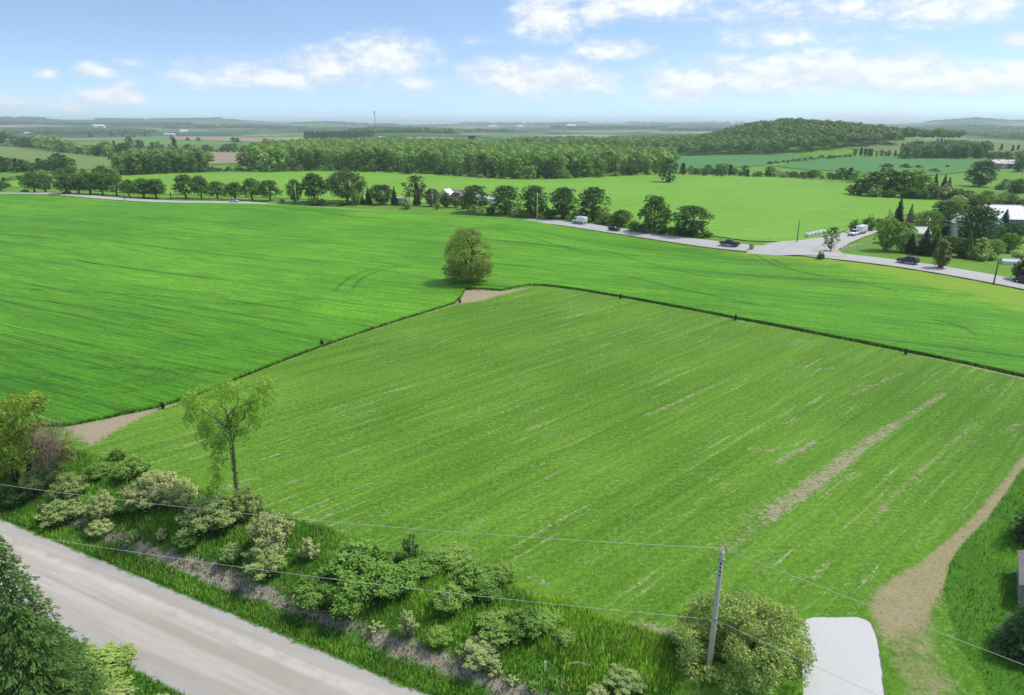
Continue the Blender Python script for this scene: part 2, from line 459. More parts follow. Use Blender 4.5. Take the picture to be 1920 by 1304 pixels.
STRIPE_A = R(43)
def near_mat():
    """lawn, long grass, straw, gravel and stone dust, by masks stored on the mesh"""
    m, t, out = new_mat('lot_ground')
    p = t.pos()
    A = t.sep(t.attr('maskA').outputs['Vector']); B = t.sep(t.attr('maskB').outputs['Vector'])
    gravel, bare, pad = A; tall, dry, rd = B
    n_edge = t.noise(p, 0.9, 5.0, 0.65); n_fine = t.noise(p, 3.4, 4.0, 0.7); n_big = t.noise(p, 0.045, 4.0, 0.55)
    # lawn
    st = row_noise(t, p, STRIPE_A, 0.55, 0.018, 4.0, 0.6, 0.25)
    sf = row_noise(t, p, STRIPE_A, 2.2, 0.25, 4.0, 0.7, 0.2)
    dash = row_noise(t, p, R(8), 3.2, 0.9, 4.0, 0.75, 0.4)
    v = t.math('ADD', t.math('MULTIPLY', st, 0.5), t.math('MULTIPLY', n_big, 0.5))
    c = t.mix(t.smooth(v, 0.34, 0.66), (0.078, 0.190, 0.014), (0.128, 0.265, 0.024))
    tuft = t.smooth(t.noise(p, 2.1, 3.0, 0.65), 0.32, 0.68); tuft2 = t.smooth(t.noise(p, 5.5, 2.0, 0.6), 0.3, 0.7)
    sl = row_noise(t, p, STRIPE_A, 1.15, 0.012, 4.0, 0.6, 0.15)
    k = t.math('ADD', 0.57, t.math('ADD', t.math('MULTIPLY', t.smooth(sl, 0.34, 0.66), 0.18), t.math('ADD', t.math('MULTIPLY', tuft, 0.38), t.math('MULTIPLY', tuft2, 0.38))))
    sc = t.new('ShaderNodeVectorMath', operation='SCALE'); t.l.new(c, sc.inputs[0]); t.l.new(k, sc.inputs['Scale']); c = sc.outputs[0]
    # straw showing through the lawn
    fl = t.math('ADD', t.math('MULTIPLY', row_noise(t, p, STRIPE_A, 0.75, 0.11, 4.0, 0.7), 0.55), t.math('MULTIPLY', row_noise(t, p, R(30), 3.0, 1.2, 4.0, 0.75), 0.45))
    pale = t.math('MULTIPLY', t.smooth(fl, 0.50, 0.60), t.smooth(t.math('ADD', t.math('MULTIPLY', tuft2, 0.5), t.math('MULTIPLY', tuft, 0.5)), 0.45, 0.8))
    c = t.mix(t.math('MULTIPLY', pale, 0.55), c, (0.28, 0.35, 0.13))
    ps = t.math('MULTIPLY', t.smooth(row_noise(t, p, STRIPE_A, 1.25, 0.07, 4.0, 0.65), 0.575, 0.66), t.smooth(t.noise(p, 2.6, 3.0, 0.7), 0.40, 0.62))
    ps = t.math('MULTIPLY', ps, t.smooth(t.noise(p, 0.05, 3.0, 0.5), 0.36, 0.54))
    c = t.mix(t.math('MULTIPLY', ps, 0.80), c, (0.43, 0.43, 0.25))
    # bare strips
    bm = t.smooth(t.math('ADD', bare, t.math('ADD', t.math('MULTIPLY', t.math('SUBTRACT', t.noise(p, 2.8, 4.0, 0.75), 0.5), 2.6), t.math('MULTIPLY', t.math('SUBTRACT', n_edge, 0.5), 1.3))), 0.28, 0.80)
    straw = t.mix(n_fine, (0.23, 0.175, 0.105), (0.50, 0.42, 0.30))
    c = t.mix(bm, c, straw)
    pth = t.attr('path').outputs['Fac']
    pq = t.smooth(t.math('ADD', pth, t.math('MULTIPLY', t.math('SUBTRACT', n_edge, 0.5), 0.7)), 0.25, 0.80)
    pn = t.noise(p, 4.2, 4.0, 0.75)
    c = t.mix(t.math('MULTIPLY', pq, t.smooth(pn, 0.24, 0.58)), c, t.mix(n_edge, (0.28, 0.215, 0.115), (0.44, 0.345, 0.225)))
    # long grass
    tb = t.noise(p, 0.28, 4.0, 0.6)
    tg = t.mix(tb, (0.040, 0.120, 0.012), (0.090, 0.240, 0.020))
    tm = t.smooth(t.math('ADD', tall, t.math('MULTIPLY', t.math('SUBTRACT', n_edge, 0.5), 0.5)), 0.35, 0.65)
    c = t.mix(tm, c, tg)
    dm = t.smooth(t.math('ADD', dry, t.math('MULTIPLY', t.math('SUBTRACT', n_edge, 0.5), 1.6)), 0.4, 0.8)
    c = t.mix(dm, c, t.mix(n_fine, (0.17, 0.15, 0.10), (0.50, 0.47, 0.38)))
    # gravel road: worn bands along the road
    ang = math.atan2(GD[1], GD[0])
    b1 = row_noise(t, p, ang, 0.75, 0.028, 4.0, 0.6, 0.4); b2 = row_noise(t, p, ang, 2.6, 0.09, 4.0, 0.65, 0.3); blot = t.noise(p, 0.33, 4.0, 0.6)
    gc = t.mix(t.smooth(b1, 0.38, 0.62), (0.37, 0.335, 0.285), (0.48, 0.445, 0.395))
    gc = t.mix(t.math('MULTIPLY', t.smooth(b2, 0.40, 0.66), 0.55), gc, (0.385, 0.325, 0.26))
    gc = t.mix(t.math('MULTIPLY', t.smooth(blot, 0.5, 0.75), 0.35), gc, (0.50, 0.46, 0.405))
    edge = t.math('ADD', t.smooth(rd, 0.80, 0.96), t.smooth(rd, 0.20, 0.06))
    gc = t.mix(t.math('MULTIPLY', edge, 0.8), gc, t.mix(n_edge, (0.34, 0.325, 0.305), (0.42, 0.40, 0.38)))
    band = t.math('MULTIPLY', t.smooth(t.math('ABSOLUTE', t.math('SUBTRACT', rd, 0.75)), 0.10, 0.02), t.smooth(n_edge, 0.3, 0.6))
    gc = t.mix(t.math('MULTIPLY', band, 0.6), gc, (0.56, 0.52, 0.47))
    gr = t.noise(p, 9.0, 3.0, 0.8)
    gc = t.mix(t.math('MULTIPLY', t.smooth(gr, 0.45, 0.75), 0.25), gc, (0.28, 0.26, 0.235))
    gm = t.smooth(t.math('ADD', gravel, t.math('ADD', t.math('MULTIPLY', t.math('SUBTRACT', n_edge, 0.5), 0.8), t.math('MULTIPLY', t.math('SUBTRACT', n_fine, 0.5), 0.5))), 0.40, 0.62)
    c = t.mix(gm, c, gc)
    pm = t.smooth(t.math('ADD', pad, t.math('MULTIPLY', t.math('SUBTRACT', n_edge, 0.5), 0.35)), 0.44, 0.56)
    pc = t.mix(t.math('ADD', t.math('MULTIPLY', n_fine, 0.5), t.math('MULTIPLY', gr, 0.5)), (0.46, 0.45, 0.43), (0.60, 0.59, 0.565))
    c = t.mix(pm, c, pc)
    bmp = t.math('ADD', t.math('MULTIPLY', dash, 0.9), t.math('MULTIPLY', t.noise(p, 5.0, 3.0, 0.75), 0.8))
    bmp = t.math('MULTIPLY', bmp, t.math('SUBTRACT', 1.0, t.math('MULTIPLY', t.math('MAXIMUM', gm, pm), 0.88)))
    t.l.new(principled(t, c, 0.85, 0.1, bump=bmp, bstr=0.75, bdist=0.16), out.inputs[0])
    return m
M_NEAR = near_mat()

# ------------------------------------------------------------------ ground sheet
def build_ground():
    a_f = np.radians(np.arange(-52, 52.01, 0.4)); a_c = np.radians(np.arange(57, 303.1, 6.0))
    A = np.concatenate([a_f, a_c]); na = len(A)
    rr = [6.0]
    while rr[-1] < 26000: rr.append(rr[-1] * (1.012 if rr[-1] < 1500 else 1.018))
    rr = np.array(rr); nr = len(rr)
    RR, AA = np.meshgrid(rr, A, indexing='ij')
    x, y = RR * np.sin(AA), RR * np.cos(AA)
    z = H(x, y) - 0.12
    V = np.stack([x, y, z], -1).reshape(-1, 3)
    i, j = np.meshgrid(np.arange(nr - 1), np.arange(na), indexing='ij'); j2 = (j + 1) % na
    Fc = np.stack([i * na + j, i * na + j2, (i + 1) * na + j2, (i + 1) * na + j], -1).reshape(-1, 4)
    # a cap under the camera
    V = np.vstack([V, [[0, 0, float(H(0.0, 0.0)) - 0.12]]])
    capj = np.arange(na)
    cap = np.stack([np.full(na, len(V) - 1), (capj + 1) % na, capj, capj], -1)
    # land cover colours (what grows there)
    px, py = V[:, 0], V[:, 1]; r = np.hypot(px, py)
    col = np.zeros((len(V), 4)); col[:, 3] = 1
    verge = np.array([0.135, 0.265, 0.034])
    col[:, :3] = verge
    ang = 0.35; cx = (px * math.cos(ang) + py * math.sin(ang)) / 330 + 0.6 * (fbm(px / 500, py / 500, 5) - 0.5); cy = (-px * math.sin(ang) + py * math.cos(ang)) / 520 + 0.6 * (fbm(px / 500, py / 500, 9) - 0.5)
    hsh = (np.floor(cx).astype(int) * 92821 + np.floor(cy).astype(int) * 68917) % 11
    pal = np.array([(0.075, 0.19, 0.035), (0.10, 0.20, 0.045), (0.30, 0.25, 0.17), (0.12, 0.25, 0.05), (0.05, 0.10, 0.036), (0.17, 0.25, 0.08), (0.34, 0.29, 0.21), (0.12, 0.22, 0.05), (0.13, 0.23, 0.05), (0.05, 0.105, 0.038), (0.25, 0.26, 0.12)])
    f = ss(r, 1000, 1300)[:, None]
    col[:, :3] = col[:, :3] * (1 - f) + pal[hsh] * f
    wood = np.array([0.034, 0.072, 0.028]); wf = ss(fbm(px / 420, py / 300, 21), 0.47, 0.54) * ss(r, 2000, 3000)
    wf = np.maximum(wf, 0.85 * ss(r, 6200, 7600))[:, None]
    col[:, :3] = col[:, :3] * (1 - wf) + wood * wf
    me = mesh_np('ground', V, Fc, [M_LAND], attrs={'land': ('FLOAT_COLOR', col)}, smooth=True)
    tag(obj('ground', me), kind='structure')
build_ground()

# ------------------------------------------------------------------ crop field
INNER_PX = [(-420, 905), (-200, 838), (0, 802), (60, 801), (125, 800), (200, 785), (300, 764), (370, 742), (440, 714), (520, 682), (600, 652), (660, 631), (720, 611), (800, 586), (852, 570), (866, 556), (872, 543),
            (900, 543), (940, 546), (965, 540), (990, 535.5), (1015, 536), (1060, 541), (1100, 547), (1160, 557), (1270, 577), (1378, 598), (1540, 629), (1697, 660), (1800, 681), (1920, 708), (2150, 770), (2500, 880)]
INNER = ground([p[0] for p in INNER_PX], [p[1] for p in INNER_PX])
IN_AZ = np.arctan2(INNER[:, 0], INNER[:, 1]); IN_R = np.hypot(INNER[:, 0], INNER[:, 1])
OUT = []
for i in range(len(ROADC)):
    d = ROADC[min(i + 1, len(ROADC) - 1)] - ROADC[max(i - 1, 0)]; d = d / np.linalg.norm(d)
    OUT.append(ROADC[i] + np.array([d[1], -d[0]]) * 7.5)
OUT = np.array(OUT)
OUT_AZ = np.arctan2(OUT[:, 0], OUT[:, 1]); OUT_R = np.hypot(OUT[:, 0], OUT[:, 1])
def crop_r_in(a):  return np.interp(a, IN_AZ, IN_R)
def crop_r_out(a): return np.interp(a, OUT_AZ, OUT_R)
CROP_H = 0.48
A0C, A1C = IN_AZ[0] + 0.002, min(IN_AZ[-1], OUT_AZ[-1]) - 0.002

# wheel tracks pressed into the crop: world polylines taken from the photograph
TRACK_PX = [[(628, 545), (640, 532), (662, 518), (690, 507), (730, 500), (770, 498)], [(660, 543), (672, 527), (695, 514), (725, 505), (760, 500)],
            [(560, 485), (640, 492), (730, 500), (800, 505)], [(0, 540), (130, 546), (300, 556), (430, 570), (600, 560)],
            [(0, 625), (90, 650), (180, 668), (270, 690), (330, 700)], [(160, 690), (300, 690), (420, 700)], [(0, 705), (60, 712), (160, 735)],
            [(240, 440), (330, 437), (430, 440)], [(280, 446), (420, 442), (480, 440)], [(1130, 470), (1160, 478), (1240, 500), (1330, 520)],
            [(1180, 520), (1290, 545), (1420, 572)], [(1420, 480), (1470, 503), (1560, 520), (1680, 545)], [(1450, 487), (1500, 510), (1590, 530)], [(1755, 600), (1800, 612), (1830, 628)], [(930, 430), (1030, 455), (1120, 480)],
            [(640, 690), (690, 690), (700, 680)]]
TRACKS = []
for tp in TRACK_PX:
    w_ = ground([p[0] for p in tp], [p[1] for p in tp], CROP_H)[:, :2]
    TRACKS.append(catmull(w_, 8))
# drilling chevrons at the two headland turns
def chevrons(px0, py0, px1, py1, n, ln):
    a, b = ground([px0, px1], [py0, py1], CROP_H)[:, :2]
    d = (b - a) / np.linalg.norm(b - a); nn_ = np.array([-d[1], d[0]])
    for i in range(n):
        c = a + (b - a) * (i / (n - 1)); s_ = np.linspace(-1, 1, 7)
        TRACKS.append(np.array([c + nn_ * q * ln * 0.5 + d * (1 - q * q) * ln * 0.55 for q in s_]))
chevrons(215, 730, 335, 700, 9, 5.0)
chevrons(775, 545, 862, 545, 9, 5.2)

def poly_dist(x, y, P):
    best = np.full(x.shape, 1e9)
    for a, b in zip(P[:-1], P[1:]):
        d = b - a; L = max(d @ d, 1e-9); t = np.clip(((x - a[0]) * d[0] + (y - a[1]) * d[1]) / L, 0, 1)
        best = np.minimum(best, np.hypot(x - a[0] - t * d[0], y - a[1] - t * d[1]))
    return best

def build_crop():
    az = np.concatenate([np.arange(A0C, R(-42), R(0.5)), np.arange(R(-42), R(42), R(0.13)), np.arange(R(42), A1C, R(0.5))])
    na = len(az); r0, r1 = crop_r_in(az), crop_r_out(az)
    n = 230; tt = np.linspace(0, 1, n) ** 1.25
    RR = r0[None] + (r1 - r0)[None] * tt[:, None]; AA = np.broadcast_to(az, RR.shape)
    x, y = RR * np.sin(AA), RR * np.cos(AA)
    hgt = np.full(RR.shape, CROP_H) + 0.08 * (fbm(x * 0.8, y * 0.8, 4, 3) - 0.5)
    hgt = np.where(tt[:, None] > 0.985, CROP_H * 0.35, hgt)
    thin = np.zeros(RR.shape)
    flatx, flaty = x.ravel(), y.ravel(); th = thin.ravel()
    for P in TRACKS:
        lo, hi = P.min(0) - 3, P.max(0) + 3
        m = (flatx > lo[0]) & (flatx < hi[0]) & (flaty > lo[1]) & (flaty < hi[1])
        if m.any():
            w = 0.34 if len(P) == 7 else 0.40
            th[m] = np.maximum(th[m], np.clip(1.25 - poly_dist(flatx[m], flaty[m], P) / w, 0, 1) * (0.45 if len(P) == 7 else 0.75))
    thin = th.reshape(RR.shape)
    z = H(x, y) + hgt - 0.10 * thin
    z0 = H(x[0], y[0]) - 0.05
    V = np.concatenate([np.stack([x[0], y[0], z0], -1)[None], np.stack([x, y, z], -1)], 0)
    q = road_q(x, y)
    ppx, ppy, _ = project(x, y, z)
    yel = (1 - ss(q, 8, 26)) * ss(ppx, 1150, 1500) * 0.8 + ss(ppx, 1500, 1900) * (1 - ss(q, 15, 48)) * 0.65 + (1 - ss(q, 8, 34)) * (1 - ss(ppx, 40, 330)) * 0.55
    lush = ss(ppy, 540, 760) * (1 - ss(ppx, 300, 760)) + 0.35 * ss(ppx, -100, 200) * (1 - ss(ppx, 200, 620)) * ss(ppy, 385, 410) * (1 - ss(ppy, 430, 500))
    lush = np.concatenate([lush[:1], lush], 0)
    yel = np.concatenate([yel[:1] * 0, yel], 0); thin = np.concatenate([thin[:1], thin], 0)
    N = n + 1
    i, j = np.meshgrid(np.arange(N - 1), np.arange(na - 1), indexing='ij')
    Fc = np.stack([i * na + j, i * na + j + 1, (i + 1) * na + j + 1, (i + 1) * na + j], -1).reshape(-1, 4)
    me = mesh_np('crop_field', V.reshape(-1, 3), Fc, [M_CROP], attrs={'yellow': ('FLOAT', yel.ravel()), 'thin': ('FLOAT', thin.ravel()), 'lush': ('FLOAT', lush.ravel())}, smooth=True)
    tag(obj('crop_field', me), kind='structure')
build_crop()

# ------------------------------------------------------------------ near ground (lot, path, gravel road, bank)
def seg_mask(x, y, P, w, soft):
    return 1 - ss(poly_dist(x, y, P), w * (1 - soft), w * (1 + soft))

STREAKS = [  # (pixel polyline, half width m, strength)
    ([(1440, 968), (1530, 905), (1600, 850)], 0.95, 0.62), ([(1600, 850), (1680, 795)], 0.75, 0.58), ([(1680, 795), (1770, 738)], 0.5, 0.48), ([(1360, 1030), (1440, 968)], 0.8, 0.38),
    ([(1640, 970), (1700, 905), (1760, 855), (1830, 795)], 0.36, 0.42), ([(1455, 868), (1530, 828)], 0.35, 0.55), ([(1530, 828), (1600, 780)], 0.2, 0.30),
    ([(1400, 840), (1450, 845), (1462, 840)], 0.3, 0.5), ([(1215, 778), (1310, 736)], 0.35, 0.5), ([(1310, 736), (1365, 712)], 0.25, 0.35), ([(830, 792), (910, 764)], 0.25, 0.35), ([(985, 920), (1050, 885)], 0.3, 0.4), ([(1050, 885), (1130, 850)], 0.2, 0.28),
    ([(500, 920), (580, 893)], 0.18, 0.5), ([(670, 775), (700, 768)], 0.25, 0.35), ([(1600, 740), (1690, 700)], 0.3, 0.46), ([(1740, 720), (1790, 700)], 0.25, 0.3), ([(1540, 694), (1560, 690)], 0.35, 0.45), ([(1120, 668), (1190, 655)], 0.35, 0.35),
    ([(1240, 640), (1270, 634)], 0.3, 0.35), ([(990, 650), (1040, 640)], 0.3, 0.3), ([(905, 690), (925, 684)], 0.3, 0.45), ([(1020, 660), (1060, 655)], 0.3, 0.35), ([(1220, 700), (1300, 688)], 0.3, 0.3), ([(670, 980), (700, 970)], 0.18, 0.42), ([(580, 955), (625, 945)], 0.15, 0.4),
    ([(940, 1070), (960, 1075)], 0.3, 0.45), ([(990, 1085), (1030, 1095)], 0.35, 0.42), ([(1030, 1130), (1060, 1140)], 0.3, 0.25), ([(1280, 880), (1320, 895), (1375, 910)], 0.25, 0.40), ([(1470, 800), (1500, 785)], 0.3, 0.35), ([(1880, 810), (1920, 790)], 0.5, 0.4), ([(1605, 978), (1635, 985), (1658, 998)], 0.10, 0.45),
    ([(1460, 1092), (1520, 1075)], 0.25, 0.35), ([(1440, 1110), (1460, 1100)], 0.3, 0.3), ([(1180, 1010), (1290, 960)], 0.22, 0.25), ([(1060, 1000), (1140, 965)], 0.25, 0.3), ([(1300, 770), (1420, 725)], 0.22, 0.22), ([(1120, 720), (1190, 700)], 0.25, 0.25)]
PATH_PX = [(1990, 800), (1940, 850), (1895, 905), (1850, 965), (1800, 1020), (1745, 1075), (1700, 1120), (1690, 1160), (1715, 1230), (1750, 1304), (1800, 1420)]
PATH_W = [1.2, 1.0, 0.9, 1.0, 1.1, 1.5, 2.2, 2.5, 2.6, 2.6, 2.6]
TALLR_PX = [(1915, 880), (1890, 920), (1850, 975), (1805, 1020), (1778, 1060), (1770, 1105), (1778, 1150), (1800, 1215), (1850, 1290), (1905, 1400)]
PAD_PX = [(1501, 1170), (1520, 1158), (1610, 1158), (1632, 1166), (1645, 1200), (1652, 1250), (1662, 1330), (1690, 1460), (1516, 1460), (1508, 1330), (1502, 1220)]
WEDGE_PX = [(120, 800), (200, 786), (300, 764), (330, 757), (305, 768), (255, 788), (210, 812), (172, 834), (140, 818)]
NOTCH_PX = [(870, 545), (900, 541), (945, 546), (1000, 538), (940, 553), (905, 564), (850, 572), (800, 589), (840, 574), (862, 560)]
FRONT_PX = [(1140, 1164), (1180, 1168), (1262, 1176), (1300, 1200), (1262, 1206), (1210, 1190), (1160, 1178)]

def in_poly(x, y, P):
    ins = np.zeros(x.shape, bool); n = len(P)
    for i in range(n):
        (x0, y0), (x1, y1) = P[i], P[(i + 1) % n]
        c = (y0 > y) != (y1 > y)
        ins ^= c & (x < (x1 - x0) * (y - y0) / ((y1 - y0) if y1 != y0 else 1e-9) + x0)
    return ins
def poly_mask(x, y, P, soft):
    """about 1 inside, 0 outside, crossing 0.5 on the outline over 2*soft metres"""
    P = np.asarray(P)[:, :2]; d = poly_dist(x, y, np.vstack([P, P[:1]])); s_ = np.where(in_poly(x, y, P), d, -d)
    return np.clip(0.5 + s_ / (2 * soft), 0, 1)
def WPX(L): return ground([p[0] for p in L], [p[1] for p in L])[:, :2]

def build_near():
    st = 0.40
    xs = np.arange(-92, 118, st); ys = np.arange(14, 150, st)
    x, y = np.meshgrid(xs, ys, indexing='ij'); nx, ny = x.shape
    z = H(x, y)
    fx, fy = x.ravel(), y.ravel()
    d = gd(fx, fy)
    px, py, _ = project(fx, fy, z.ravel())
    gravel = np.clip(0.5 + np.minimum(-d, d + GW) / 1.5, 0, 1)
    rd = np.clip((d + GW) / GW, 0, 1)
    bare = np.zeros(fx.shape)
    for (P, w, s_) in STREAKS:
        W = WPX(P)
        bare = np.maximum(bare, seg_mask(fx, fy, W, w, 0.6) * s_)
    # worn path at the right
    W = WPX(PATH_PX); C = catmull(W, 8); wd = np.interp(np.linspace(0, 1, len(C)), np.linspace(0, 1, len(PATH_W)), PATH_W)
    pathm = np.zeros(fx.shape)
    for k in range(len(C) - 1):
        pathm = np.maximum(pathm, 1 - ss(poly_dist(fx, fy, C[k:k + 2]), wd[k] * 0.35, wd[k] * 1.25))
    south = ss(py, 1130, 1220)
    pathv = pathm * (1.0 - 0.50 * south) * (0.72 + 0.28 * ss(py, 930, 1060))
    for P, s_ in ((WEDGE_PX, 1.0), (NOTCH_PX, 1.0), (FRONT_PX, 0.85)):
        bare = np.maximum(bare, poly_mask(fx, fy, WPX(P), 0.8) * s_)
    # thin pale line at the foot of the standing crop
    inn = INNER[:, :2]
    ed = poly_dist(fx, fy, inn)
    bare = np.maximum(bare, (1 - ss(ed, 0.2, 0.9)) * 0.42 * ss(d, 11, 16))
    bare = np.maximum(bare, (1 - ss(ed, 0.3, 1.3)) * 0.85 * ss(px, 1560, 1860))
    pad = poly_mask(fx, fy, WPX(PAD_PX), 0.45)
    # long grass: the bank, the roadside, and right of the path
    bank = np.clip(0.5 + (9.6 + 1.2 * (fbm(fx * 0.25, fy * 0.25, 8) - 0.5) * 2 - d) / 1.6, 0, 1) * np.clip(0.5 + d / 0.8, 0, 1) * (1 - ss(px, 1230, 1300))
    side = np.clip(0.5 + (-GW - d) / 0.8, 0, 1)
    Tr = WPX(TALLR_PX); Tp = np.vstack([Tr, [[Tr[-1][0] + 3, 8], [140, 8], [140, 120], [Tr[0][0] + 6, Tr[0][1] + 2]]])
    tallr = poly_mask(fx, fy, Tp, 0.5)
    notchtree = G(880, 536)
    lt = 1 - ss(np.hypot((fx - notchtree[0]) * 0.7, fy - notchtree[1] - 1.5), 3.5, 6.0)
    tall = np.maximum.reduce([bank, side, tallr, lt])
    # grey dry tussocks along the foot of the bank
    dry = np.exp(-((d - 2.7) / 0.85) ** 2) * ss(px, 60, 220) * (1 - ss(px, 950, 1150)) * (0.62 + 0.6 * vnoise(gs(fx, fy) * 0.22, d * 0.3, 14))
    gravel *= 1 - ss(px, 1700, 1900) * 0
    A_ = np.stack([gravel, bare * (1 - np.clip(tall, 0, 1) * 0.9), pad, np.ones_like(pad)], -1)
    B_ = np.stack([tall, dry, rd, np.ones_like(pad)], -1)
    # relief: lumpy long grass, settled gravel
    zz = z.ravel() + 0.16 * (fbm(fx * 1.1, fy * 1.1, 31, 3) - 0.4) * tall * (1 - np.clip(gravel * 2, 0, 1)) + 0.05 * (fbm(fx * 0.9, fy * 0.9, 33, 2) - 0.5)
    zz = zz + 0.06 * pad
    V = np.stack([fx, fy, zz], -1)
    i, j = np.meshgrid(np.arange(nx - 1), np.arange(ny - 1), indexing='ij')
    Fc = np.stack([i * ny + j, (i + 1) * ny + j, (i + 1) * ny + j + 1, i * ny + j + 1], -1).reshape(-1, 4)
    # drop what lies under the standing crop
    cxm, cym = fx[Fc].mean(1), fy[Fc].mean(1); ca, cr = np.arctan2(cxm, cym), np.hypot(cxm, cym)
    keep = ~((ca > A0C) & (ca < A1C) & (cr > crop_r_in(ca) + 1.2))
    Fc = Fc[keep]
    fm = lambda a: a[Fc].mean(1)
    cls = np.zeros(len(Fc), int)                       # 0 lawn
    cls[fm(tall) > 0.5] = 1                            # long grass
    cls[(fm(pathm) > 0.5) & (fm(tall) <= 0.5)] = 2     # path
    cls[fm(gravel) > 0.5] = 3                          # gravel road
    cls[fm(pad) > 0.5] = 4                             # driveway
    cls[(fm(bare) > 0.8) & (cls == 0)] = 5             # bare soil
    for k, nm in enumerate(['mown_lawn', 'grass_bank', 'dirt_path', 'gravel_road', 'gravel_driveway', 'bare_soil']):
        f = Fc[cls == k]
        if not len(f): continue
        u, inv = np.unique(f, return_inverse=True)
        me = mesh_np(nm, V[u], inv.reshape(f.shape), [M_NEAR], attrs={'maskA': ('FLOAT_COLOR', A_[u]), 'maskB': ('FLOAT_COLOR', B_[u]), 'path': ('FLOAT', pathv[u])}, smooth=True)
        tag(obj(nm, me), kind='structure')
    return Tp
TALLR_W = build_near()

# ------------------------------------------------------------------ paved roads
def road_mat():
    m, t, out = new_mat('pale_asphalt')
    p = t.pos(); a = t.attr('across').outputs['Fac']
    n = t.noise(p, 0.8, 5.0, 0.65); b = t.noise(p, 0.06, 3.0, 0.5)
    c = t.mix(t.math('ADD', t.math('MULTIPLY', n, 0.5), t.math('MULTIPLY', b, 0.5)), (0.37, 0.358, 0.345), (0.52, 0.505, 0.485))
    e = t.smooth(t.math('ADD', t.math('ABSOLUTE', a), t.math('MULTIPLY', t.math('SUBTRACT', n, 0.5), 0.25)), 0.80, 0.92)
    c = t.mix(e, c, t.mix(n, (0.36, 0.33, 0.27), (0.52, 0.48, 0.42)))
    cl = t.smooth(t.math('ABSOLUTE', t.math('SUBTRACT', t.math('ABSOLUTE', a), 0.36)), 0.14, 0.05)
    c = t.mix(t.math('MULTIPLY', cl, 0.22), c, (0.34, 0.33, 0.325))
    t.l.new(principled(t, c, 0.85, 0.2, bump=n, bstr=0.2), out.inputs[0])
    return m
M_ROAD = road_mat()
def ribbon(name, C, half, off, mat, nx=9):
    C = np.asarray(C); T = np.gradient(C, axis=0); T /= np.linalg.norm(T, axis=1)[:, None]; N = np.stack([T[:, 1], -T[:, 0]], -1)
    a = np.linspace(-1, 1, nx); hw = np.broadcast_to(np.asarray(half, float), (len(C),))
    P = C[:, None] + N[:, None] * (a[None, :, None] * hw[:, None, None])
    z = H(P[..., 0], P[..., 1]) + off + (1 - a ** 2)[None] * 0.06
    V = np.concatenate([P, z[..., None]], -1).reshape(-1, 3)
    i, j = np.meshgrid(np.arange(len(C) - 1), np.arange(nx - 1), indexing='ij')
    Fc = np.stack([i * nx + j, i * nx + j + 1, (i + 1) * nx + j + 1, (i + 1) * nx + j], -1).reshape(-1, 4)
    me = mesh_np(name, V, Fc, [mat], attrs={'across': ('FLOAT', np.broadcast_to(a, (len(C), nx)).ravel())}, smooth=True)
    return tag(obj(name, me), kind='structure')
def dense(C, st=3.0):
    C = np.asarray(C, float); L = np.concatenate([[0], np.cumsum(np.linalg.norm(np.diff(C, axis=0), axis=1))])
    s_ = np.arange(0, L[-1], st); return np.stack([np.interp(s_, L, C[:, 0]), np.interp(s_, L, C[:, 1])], -1)
ribbon('paved_road', dense(ROADC, 3.0), 4.4, 0.06, M_ROAD)
SIDE = catmull([WPX([(1488, 480)])[0], WPX([(1500, 466)])[0], WPX([(1545, 455)])[0], WPX([(1600, 441)])[0], WPX([(1655, 426)])[0], WPX([(1740, 405)])[0] + [30, 10]], 10)
SIDE_D = dense(SIDE, 2.0)
ribbon('side_road', SIDE_D, np.interp(np.arange(len(SIDE_D)), [0, 5, 14, 22], [13, 11, 6.0, 4.2]), 0.14, M_ROAD)

# ------------------------------------------------------------------ field sheets beyond the road
def patch(name, poly, mat, off=0.2, sx=9, sy=3.0):
    P = np.array(poly, float); pts = []
    for a, b in zip(P, np.roll(P, -1, 0)):
        n = max(1, int(np.hypot((b - a)[0] / 6, (b - a)[1] / 2)))
        for k in range(n): pts.append(a + (b - a) * k / n)
    nb = len(pts); gx, gy = np.meshgrid(np.arange(P[:, 0].min(), P[:, 0].max(), sx), np.arange(P[:, 1].min(), P[:, 1].max(), sy))
    gx, gy = gx.ravel(), gy.ravel(); ins = in_poly(gx, gy, [tuple(p) for p in P])
    bx = np.array(pts); gx, gy = gx[ins], gy[ins]
    far = poly_dist(gx, gy * 2.5, np.vstack([bx, bx[:1]]) * [1, 2.5]) > 2.5
    q = np.vstack([bx, np.stack([gx[far], gy[far]], -1)])
    W = ground(q[:, 0], q[:, 1]); W[:, 2] += off
    vs2, _, fs, _, _, _ = geometry.delaunay_2d_cdt([Vector((float(a), float(b) * 2.5)) for a, b in q], [], [list(range(nb))], 1, 1e-4)
    if len(vs2) != len(q):
        qq = np.array([(v.x, v.y / 2.5) for v in vs2]); W = ground(qq[:, 0], qq[:, 1]); W[:, 2] += off
    Fc = np.array([f[:3] for f in fs], int)
    a, b, c = W[Fc[:, 0]], W[Fc[:, 1]], W[Fc[:, 2]]
    up = np.cross(b - a, c - a)[:, 2] < 0; Fc[up] = Fc[up][:, ::-1]
    me = mesh_np(name, W, Fc, [mat], smooth=True)
    return tag(obj(name, me), kind='structure')

